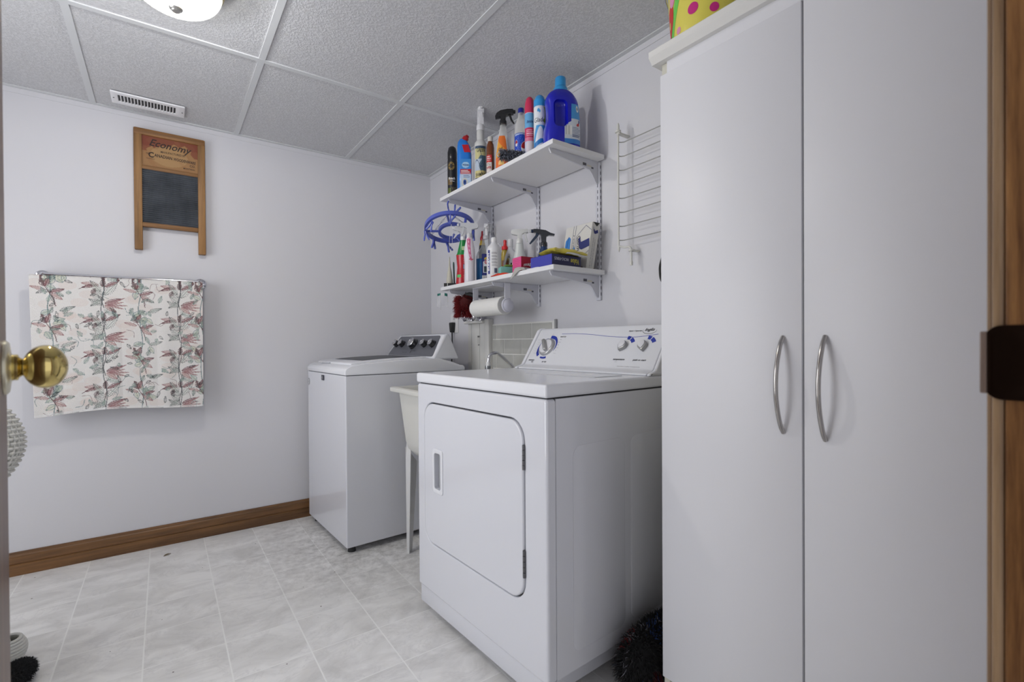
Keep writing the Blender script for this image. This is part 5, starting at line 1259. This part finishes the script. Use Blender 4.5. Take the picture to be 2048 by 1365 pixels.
t = thing('cloth_box', 'tall white cloth box with big blue J, tilted at the right end of the shelf', 'box', (-.094, -1.622, Z2+.0004), 0, rot=(0, 0, R_(3)))
BX = mat('box_offwhite', (.62, .61, .58), .6)
w_, h_, d_ = .150, .192, .048
b = MB().box((0, 0, 0), (d_, w_, h_), .0008, 1).build('box_body', BX, t, 0)
sf = flat((-.0003, w_, 0), (0, -1, 0), (0, 0, 1))                    # u from the left edge as seen from the room
def line_poly(pts, wd, m_, nm, surf, lift=.0005):
    mb = MB()
    for (a, c) in zip(pts, pts[1:]):
        a_, c_ = Vector((*a, 0)), Vector((*c, 0)); d2 = (c_-a_).normalized(); n_ = Vector((-d2.y, d2.x, 0))*wd/2; a_ = a_-d2*wd*.3; c_ = c_+d2*wd*.3
        mb.bm.faces.new([mb.bm.verts.new(surf(q.x, q.y)[0]+surf(0, 0)[1]*lift) for q in (a_+n_, a_-n_, c_-n_, c_+n_)])
    return mb.build(nm, m_, b, 0, recalc=False)
line_poly([(.150, .160), (.116, .184), (.069, .146), (.069, .090), (.104, .046), (.150, .078)], .0014, INKN, 'hexagon_outline', sf)
line_poly([(.047, .192), (.047, .0)], .0012, INKN, 'band_line', sf); line_poly([(.060, .192), (.060, .0)], .0012, INKN, 'band_line', sf)
letters(b, INKN, [('J', .116, .118, .058, .060, -78, 0, .05)], sf, 'big_letter', .0007)
letters(b, INKB, [('CLOTH', .086, .116, .062, .014, -84, 0, .02), ('J CLOTH', .0535, .110, .09, .007, -90)], sf, 'box_lettering', .0007)
letters(b, mat('ink_mid_grey', (.2, .2, .24), .6), [('REUSABLE CLOTHS', .076, .116, .05, .004, -82)], sf, 'fine_lettering', .0007)
def poly(pts, m_, nm, surf, lift=.0004):
    mb = MB(); mb.bm.faces.new([mb.bm.verts.new(surf(*q)[0]+surf(0, 0)[1]*lift) for q in pts]); return mb.build(nm, m_, b, 0, recalc=False)
BL = mat('print_azure', srgb(44, 122, 196), .5)
poly([(.006, .05), (.008, .135), (.024, .152), (.036, .142), (.040, .05)], BL, 'blue_cloth_print', sf); line_poly([(.022, .148), (.016, .05)], .002, INKN, 'fold_line', sf, .0006)
poly([(.060, .11), (.068, .095), (.068, .06), (.060, .05)], BL, 'blue_corner', sf); poly([(.062, .002), (.066, .030), (.110, .012), (.136, .004)], BL, 'blue_corner', sf)
se = flat((0, -.0003, 0), (1, 0, 0), (0, 0, 1))
letters(b, INKN, [('J', .027, .158, .022, .024, -70, 0, .05), ('CLOTH', .014, .160, .026, .006, -74)], se, 'end_lettering', .0006)
letters(b, mat('ink_mid_grey', (.2, .2, .24), .6), [('USE WET OR DRY RINSE AND REUSE', .019, .070, .12, .005, 90), ('STRONG AND ABSORBENT', .030, .070, .11, .005, 90)], se, 'end_fine_print', .0006)
poly([(.004, .1918), (d_-.004, .1918), (d_*.6, .176)], mat('box_inside', (.03, .03, .03), .8), 'open_end', se)
def shear(o, k):
    for ch in [o]+list(o.children_recursive):
        if ch.type == 'MESH':
            for v_ in ch.data.vertices: v_.co.y -= k*v_.co.z
shear(b, .21)

t = thing('flat_box', 'dark slim box lying flat behind the violet box under the tilted cloth box', 'box', (-.060, -1.575, Z2+.0004), 0)
MB().box((-.055, -.030, 0), (.035, .030, .014), .001, 1).build('box_body', mat('box_umber', srgb(52, 22, 22), .5), t, 0)

# ================================================================== things hanging from the shelves and walls
LAV = gloss('plastic_lavender', srgb(84, 98, 186), .3)
CE = Vector((-.262, -.757, 1.662))
hg = thing('clip_hanger', 'round lavender blue clothes drying hanger with pegs under the upper shelf', 'drying hanger', CE)
TM = Matrix.Rotation(R_(-35.9), 4, 'Z') @ Matrix.Rotation(R_(-21), 4, 'X') @ Matrix.Rotation(R_(-6), 4, 'Y')
def ring(R0, w_, h_, n=64, off=(0, 0, 0)):
    mb = MB(); rows = []
    for k in range(n):
        a = 2*math.pi*k/n; rows.append([mb.bm.verts.new(TM @ Vector((off[0]+(R0+x)*math.cos(a), off[1]+(R0+x)*math.sin(a), z+off[2]))) for x, z in ((-w_/2, -h_/2), (w_/2, -h_/2), (w_/2, h_/2), (-w_/2, h_/2))])
    for k in range(n):
        a, b = rows[k], rows[(k+1) % n]
        for j in range(4): mb.bm.faces.new((a[j], b[j], b[(j+1) % 4], a[(j+1) % 4]))
    return mb
ring(.129, .014, .020).build('outer_ring', LAV, hg, 40)
ring(.066, .014, .017, 48, (.006, .034, 0)).build('inner_ring', LAV, hg, 40)
for a in (175, 270, 35):
    p0 = Vector((.130*math.cos(R_(a)), .130*math.sin(R_(a)), 0)); c = Vector((.006, .034, 0)); d_ = (p0-c); p1 = c+d_.normalized()*.070
    mb = MB(); mb.tube([TM @ p0, TM @ p1], .0065, 6); mb.build('spoke', LAV, hg, 30)
hub = Vector((-.004, .0, .080))
for a in (150, 20, 262):
    p0 = TM @ Vector((.128*math.cos(R_(a)), .128*math.sin(R_(a)), .006)); ch = MB(); L = (hub-p0).length; nl = 7
    for k in range(nl):
        q0 = p0.lerp(hub, k/nl); q1 = p0.lerp(hub, (k+1.05)/nl); d_ = (q1-q0).normalized(); s_ = d_.orthogonal().normalized() if k % 2 else d_.cross(d_.orthogonal().normalized())
        ch.tube([q0+s_*.0028, q1+s_*.0028, q1-s_*.0028, q0-s_*.0028], .0009, 5, True)
    ch.build('chain', mat('chain_indigo', srgb(48, 56, 120), .4), hg, 0)
MB().ball(hub, .013, 16, (1, 1, .8)).build('hub', LAV, hg, 40)
hk = MB(); hk.tube(smooth_path([hub+Vector((0, 0, .008)), hub+Vector((-.004, .002, .024)), hub+Vector((-.012, -.012, .024)), hub+Vector((-.022, -.026, .036)), hub+Vector((-.024, -.034, .046)), hub+Vector((-.020, -.036, .0515))], 6), .0042, 8); hk.build('hook', LAV, hg, 60)
def peg(P, parent, ang, yaw, down=True, sc=1.0):
    M = Matrix.Translation(P) @ Matrix.Rotation(R_(yaw), 4, 'Z') @ Matrix.Rotation(R_(ang), 4, 'Y') @ Matrix.Scale(sc, 4)
    p = MB()
    for s_ in (-1, 1):
        pts = [(-.004*s_*1.0, .002), (s_*.012, .020), (s_*.0165, .030), (s_*.012, .034), (s_*.006, .026), (s_*.0008, .006), (s_*.0008, -.022), (-.0035*0+s_*.004, -.024), (s_*.005, -.004)]
        pl_ = [(s_*.0008, -.024), (s_*.0062, -.022), (s_*.0062, -.002), (s_*.014, .016), (s_*.017, .026), (s_*.0155, .031), (s_*.011, .031), (s_*.0075, .022), (s_*.0012, .004)]
        if s_ < 0: pl_ = pl_[::-1]
        p.plate(pl_, (), .010, .001, M=M @ Matrix(((1, 0, 0, 0), (0, 0, -1, .005), (0, 1, 0, 0), (0, 0, 0, 1))))
    return p.build('peg', LAV, parent, 40)
VY = -35.9
for a, z, ang, yaw in ((183, -.030, 170, VY), (228, -.036, 205, VY), (280, -.036, 20, VY+0), (316, -.030, 200, VY+80), (60, .030, 35, VY), (100, -.03, 150, VY+40), (15, -.03, 190, VY+70), (140, -.028, 185, VY+60)):
    P = TM @ Vector((.130*math.cos(R_(a)), .130*math.sin(R_(a)), 0)); P = P+Vector((0, 0, z)); lk = MB(); lk.tube([TM @ Vector((.130*math.cos(R_(a)), .130*math.sin(R_(a)), 0)), P], .0008, 5); pg_ = peg(P, hg, ang, yaw)
    lk.build('peg_link', mat('chain_indigo', srgb(48, 56, 120), .4), pg_, 0)
P = hub+Vector((.028, -.020, .005)); peg(P, hg, 25, VY, sc=1.15)
P = TM @ Vector((.03, .06, -.02)); peg(P, hg, 120, VY)

pt = thing('paper_towel_holder', 'white paper towel holder fixed under the lower shelf', 'paper towel holder', (-.205, -1.062, Z2-.0188))
MB().box((-.018, -.150, -.004), (.018, .137, -.0004), .001).box((-.016, .133, -.100), (.016, .137, -.004), .001).box((-.016, -.152, -.100), (.016, -.148, -.004), .001).build('bracket', mat('holder_white', (.70, .70, .76), .35), pt, 20)
def disc(y, s):
    return MB().lathe([(.034, 0), (.035, .004), (.031, .008), (.028, .0075), (.022, .012), (.012, .0155), (.002, .0165)], 32, M=frame_m((0, y, -.107), (1, 0, 0), (0, 0, 1)) if s < 0 else frame_m((0, y, -.107), (-1, 0, 0), (0, 0, 1)))
disc(-.148, -1).build('end_disc', mat('holder_lilac', (.62, .62, .70), .3), pt, 40); disc(.133, 1).build('end_disc', mat('holder_lilac', (.62, .62, .70), .3), pt, 40)
MB().cyl((0, -.146, -.107), (0, .134, -.107), .009).build('rod', mat('holder_white', (.70, .70, .76), .35), pt)
rl = thing('paper_towel_roll', 'white paper towel roll on the holder under the lower shelf', 'paper towel roll', (-.205, -1.062, Z2-.0188-.107))
PAP = mat('paper_roll', (.74, .735, .715), .9, bump=(160, .25, .002))
Mr = Matrix.Rotation(R_(90), 4, 'X')
MB().lathe([(.022, -.129), (.042, -.129), (.044, -.127), (.044, .127), (.042, .129), (.022, .129), (.022, -.129)], 40, M=Mr, cap=False).build('paper', PAP, rl, 40)
MB().lathe([(.0215, -.1295), (.0225, -.1295), (.0225, .1295), (.0215, .1295), (.0215, -.1295)], 30, M=Mr, cap=False).build('core', mat('card_core', (.42, .36, .27), .9), rl, 40)

rd = thing('red_duster', 'red fluffy hand duster hanging below the left end of the lower shelf', 'duster', (-.215, -.822, Z2-.0300))
MB().tube([(0, -.045, -.03), (0, -.02, -.06), (0, .005, -.10)], [.028, .035, .024], 10).build('core', mat('duster_red_core', srgb(70, 6, 8), .9), rd, 60)
m_ = MB()
def base():
    f = random.random(); a = random.random()*6.283; p = Vector((0, .008+.040*(random.random()-.5), -.015-.110*f)); d = Vector((math.cos(a), math.sin(a)*1.3, -.25)); return p+d*.026, d
fuzz(m_, base, 2600, .024, .0012, .5); m_.build('red_pile', mat('duster_red', srgb(112, 12, 16), .9), rd, 0, recalc=False)['kind'] = 'stuff'
MB().tube(smooth_path([(0, -.02, -.02), (.01, -.045, -.016), (.02, -.070, -.024), (.026, -.082, -.040)], 6), .012, 12).build('handle', RUB, rd, 60)
MB().tube([(.0, -.02, -.001), (0, -.02, -.02)], .002, 6).build('loop', RUB, rd, 0)

hs = thing('scissors', 'grey handled scissors hanging on the left shelf upright', 'scissors', (-.030, -.800, 1.700))
for y, r_ in ((-.012, 0), (.010, .5)):
    m_ = MB(); m_.tube([Vector((-.004-.004*r_, y+.013*math.cos(a), -.020+.024*math.sin(a))) for a in np.linspace(0, 2*math.pi, 20, endpoint=False)], .0038, 8, True); m_.build('finger_loop', mat('grip_pale_grey', (.42, .43, .45), .4), hs, 60)
MB().plate([(-.008, .0), (.006, .0), (.004, -.06), (-.002, -.11), (-.006, -.06)], (), .0025, M=frame_m((-.006, 0, -.040), (0, -1, 0), (0, 0, 1))).plate([(-.006, .0), (.009, .0), (.006, -.06), (.003, -.11), (-.002, -.06)], (), .0025, M=frame_m((-.0095, 0, -.040), (0, -1, 0), (0, 0, 1))).build('blades', mat('blade_steel', (.35, .35, .36), .25, .9), hs, 20)
MB().cyl((-.0005, -.001, .01), (-.012, -.001, .012), .0025, n=8).build('peg_hook', CHROME, hs)
tg = thing('plastic_bag', 'small white bag with teal corners hanging from the left end of the lower shelf', 'bag', (-.275, -.690, Z2-.0188))
MB().tube(smooth_path([(0, .02, -.002), (.002, .024, -.05), (.0, .018, -.10)], 5), .0007, 5).build('string', mat('string_grey', (.4, .4, .4), .8), tg, 0)
def bagf(a, b): return (-.03+.06*a, .004*math.sin(a*6+b*3), -.012-.075*b+.006*math.sin(a*3))
b = MB().grid(12, 12, bagf).build('bag_sheet', clear_plastic('clear_film', (.985, .985, .985), .02), tg, 60, rot=(0, 0, VW)); s = b.modifiers.new('t', 'SOLIDIFY'); s.thickness = .001
MB().grid(4, 4, lambda a, c: Vector(bagf(.05+.3*a, .02+.16*c))+Vector((0, -.0012, 0))).grid(4, 4, lambda a, c: Vector(bagf(.72+.25*a, .02+.2*c))+Vector((0, -.0012, 0))).build('teal_print', mat('print_teal', srgb(24, 110, 100), .5), b, 0, recalc=False)

st = thing('hanging_string', 'thin white string loop hanging from a lavender peg', 'string', CE+(TM @ Vector((.130*math.cos(R_(280)), .130*math.sin(R_(280)), 0)))+Vector((0, 0, -.060)))
MB().tube(smooth_path([(0, 0, 0), (-.006, .002, -.05), (-.010, .004, -.115), (-.004, .004, -.13), (.006, .002, -.11), (.006, 0, -.04), (.002, 0, 0)], 5), .0008, 5).build('string_line', mat('string_white', (.7, .7, .7), .8), st, 0)

# folding wire rack on the right wall
RW = mat('rack_white', (.66, .655, .62), .4)
rk = thing('wire_drying_rack', 'white fold away wire drying rack on the wall right of the shelves', 'drying rack', (0, -1.772, 1.41))
MB().tube(smooth_path([(-.060, 0, .475), (-.060, 0, .45)], 2)+smooth_path([(-.060, 0, .44), (-.060, 0, .02), (-.058, -.004, .006), (-.050, -.018, .0), (-.045, -.040, -.002), (-.044, -.048, -.010), (-.044, -.050, -.03), (-.044, -.050, -.07)], 5), .0042, 10).build('pivot_post', RW, rk, 60)
for k in range(8):
    z = .418-.0555*k
    MB().tube([(-.060, 0, z), (-.048, -.004, z), (-.040, -.012, z+.0005), (-.038, -.42, z+.004)], .0022, 8).build('cross_wire', mat('wire_shade_grey', (.40, .40, .39), .45), rk, 60)  # white wires coloured grey, their shade put into the paint
MB().lathe([(.012, .455), (.012, .462), (.006, .466), (.006, .482), (.003, .492)], 18, M=Matrix.Translation((-.060, 0, 0))).box((-.062, -.008, .448), (-.0004, .008, .456), .002).build('top_pivot', RW, rk, 40)
MB().lathe([(.011, -.020), (.011, -.014), (.006, -.012)], 16, M=Matrix.Translation((-.044, -.050, 0))).box((-.046, -.058, -.020), (-.0004, -.042, -.012), .002).build('bottom_pivot', RW, rk, 40)
MB().lathe([(.0055, -.075), (.0065, -.070), (.0065, -.062), (.005, -.058)], 14, M=Matrix.Translation((-.044, -.050, 0))).build('pin_cap', RW, rk, 40)
MB().tube([(-.038, -.42, .425), (-.038, -.42, .03)], .004, 8).build('end_post', RW, rk, 60)

cd = thing('extension_lead', 'black cord looped on the wall beside the tall cabinet', 'cord', (0, -1.955, 1.31))
MB().tube(smooth_path([(-.004, -.02, .075), (-.007, .006, .06), (-.008, .024, .02), (-.008, .027, -.01), (-.007, .020, -.045), (-.004, -.01, -.075)], 6), .0042, 8).build('cord_loop', RUB, cd, 60)
MB().tube([(-.004, -.02, .075), (-.004, -.04, .0), (-.004, -.01, -.075)], .0042, 8).build('cord_back', RUB, cd, 60)
sc_ = thing('hanging_strap', 'dark purple strap hanging on the wall beside the tall cabinet', 'strap', (0, -1.955, .95))
mb = MB(); mb.grid(4, 24, lambda a, b: (-.006-.002*math.sin(b*9), -.012+.024*a+.005*math.sin(b*11), .36*b)); o = mb.build('strap_band', mat('strap_purple', srgb(62, 40, 62), .8), sc_, 60, recalc=False); s = o.modifiers.new('t', 'SOLIDIFY'); s.thickness = .004
MB().grid(3, 3, lambda a, b: (-.0115, -.006+.012*a+.004, .20+.012*b)).build('strap_button', mat('button_gold', srgb(160, 130, 50), .5), sc_, 0, recalc=False)

# fluffy many-coloured mop head in the gap beside the dryer
mp = thing('shaggy_mop', 'black shaggy mop with red and blue strands in the gap by the cabinet', 'mop', (-.30, -2.135, 0))
MB().ball((0, 0, .095), .1, 18, (1.6, .42, .9)).build('mop_core', mat('mop_black', (.012, .012, .013), .95), mp, 60)
for nm, c, n in (('black_strands', (.014, .014, .015), 2600), ('red_strands', srgb(104, 26, 28), 260), ('blue_strands', srgb(40, 66, 116), 200), ('pale_strands', srgb(120, 120, 128), 90)):
    m_ = MB()
    cl = [Vector((random.gauss(0, 1), random.gauss(0, 1), random.gauss(0, 1)+.4)).normalized() for _ in range(9)]
    def base():
        d = Vector((random.gauss(0, 1), random.gauss(0, 1), random.gauss(0, 1)+.3)).normalized() if nm[0:2] == 'bl' and nm[2] == 'a' else (random.choice(cl)+Vector((random.gauss(0, .12), random.gauss(0, .12), random.gauss(0, .12)))).normalized()
        p = Vector((d.x*.165, d.y*.038, max(.012, .095+d.z*.088))); return p, d+Vector((0, 0, .2))
    fuzz(m_, base, n, .030, .0016, .35); m_.build(nm, mat(nm, c, .9), mp, 0, recalc=False)['kind'] = 'stuff'

# white wicker armchair, mostly hidden by the open door
WK = mat('wicker_white', (.66, .655, .62), .6)
wc = thing('wicker_chair', 'white woven wicker armchair half hidden behind the open door', 'chair', (-2.20, -.62, 0))
def weave(cx, cy, rx, ry, z0, z1, shape, nrow, nst, r=.0048, parent=None, name='weave', ex=2.4):
    m_ = MB(); n = nst*4
    for k in range(nrow):
        f = (k+.5)/nrow; z = z0+(z1-z0)*f; s_ = shape(f); pts = []
        for j in range(n):
            a = 2*math.pi*j/n; c, d = math.cos(a), math.sin(a); q = (abs(c)**ex+abs(d)**ex)**(-1/ex); wv = .0045*math.sin(nst*a+math.pi*k)
            pts.append((cx+(rx*s_+wv)*c*q, cy+(ry*s_+wv)*d*q, z))
        m_.tube(pts, r, 6, True)
    for j in range(nst):
        a = 2*math.pi*(j+.5)/nst; c, d = math.cos(a), math.sin(a); q = (abs(c)**ex+abs(d)**ex)**(-1/ex)
        m_.tube([(cx+rx*shape(f)*c*q, cy+ry*shape(f)*d*q, z0+(z1-z0)*f) for f in np.linspace(.0, 1, 8)], .0035, 5)
    return m_.build(name, WK, parent, 60)
for y, sg in ((-.215, 1), (-.79, -1)):
    weave(.012, y, .285, .055, .590, .846, lambda f: (.70+.30*math.sin(math.pi*min(1, .06+f*.86))**.7), 17, 52, parent=wc, name='arm')
MB().box((-.24, -.75, .40), (.22, -.26, .47), .02, 3).build('seat', mat('wicker_seat', (.60, .595, .56), .7, bump=(90, 1, .01)), wc, 40)
weave(-.26, -.50, .05, .34, .42, 1.02, lambda f: .9+.1*f, 30, 40, parent=wc, name='backrest')
weave(-.03, -.50, .22, .30, .20, .40, lambda f: 1, 12, 60, parent=wc, name='apron')
for x, y in ((-.24, -.215), (.235, -.215), (-.24, -.79), (.235, -.79)):
    MB().tube([(x, y, .62), (x, y, .10), (x+.02*(1 if x > 0 else -1), y-.0, .03)], [.016, .016, .018], 12).build('leg', WK, wc, 60)
    sp_ = MB()
    for k in range(9): sp_.tube([(x+.02*(1 if x > 0 else -1)+(.030+.012*math.sin(k*.4))*math.cos(a), y+(.034+.014*math.sin(k*.4))*math.sin(a), .008+k*.0085) for a in np.linspace(0, 6.283, 20, endpoint=False)], .0052, 6, True)
    sp_.build('foot_wrap', WK, wc, 60)

sl = thing('fuzzy_slipper', 'black fuzzy slipper on the floor in front of the wicker chair', 'slipper', (-1.905, -1.005, 0), R_(75))
MB().ball((0, 0, .032), .05, 18, (1.5, .85, .6)).build('slipper_body', mat('slipper_black', (.014, .014, .015), .95), sl, 60)
m_ = MB()
def base():
    d = Vector((random.gauss(0, 1), random.gauss(0, 1), random.gauss(0, 1)+.5)).normalized(); return Vector((d.x*.072, d.y*.040, max(.006, .032+d.z*.028))), d
fuzz(m_, base, 2200, .014, .0012, .5); m_.build('pile', mat('pile_black', (.016, .016, .018), .9), sl, 0, recalc=False)['kind'] = 'stuff'
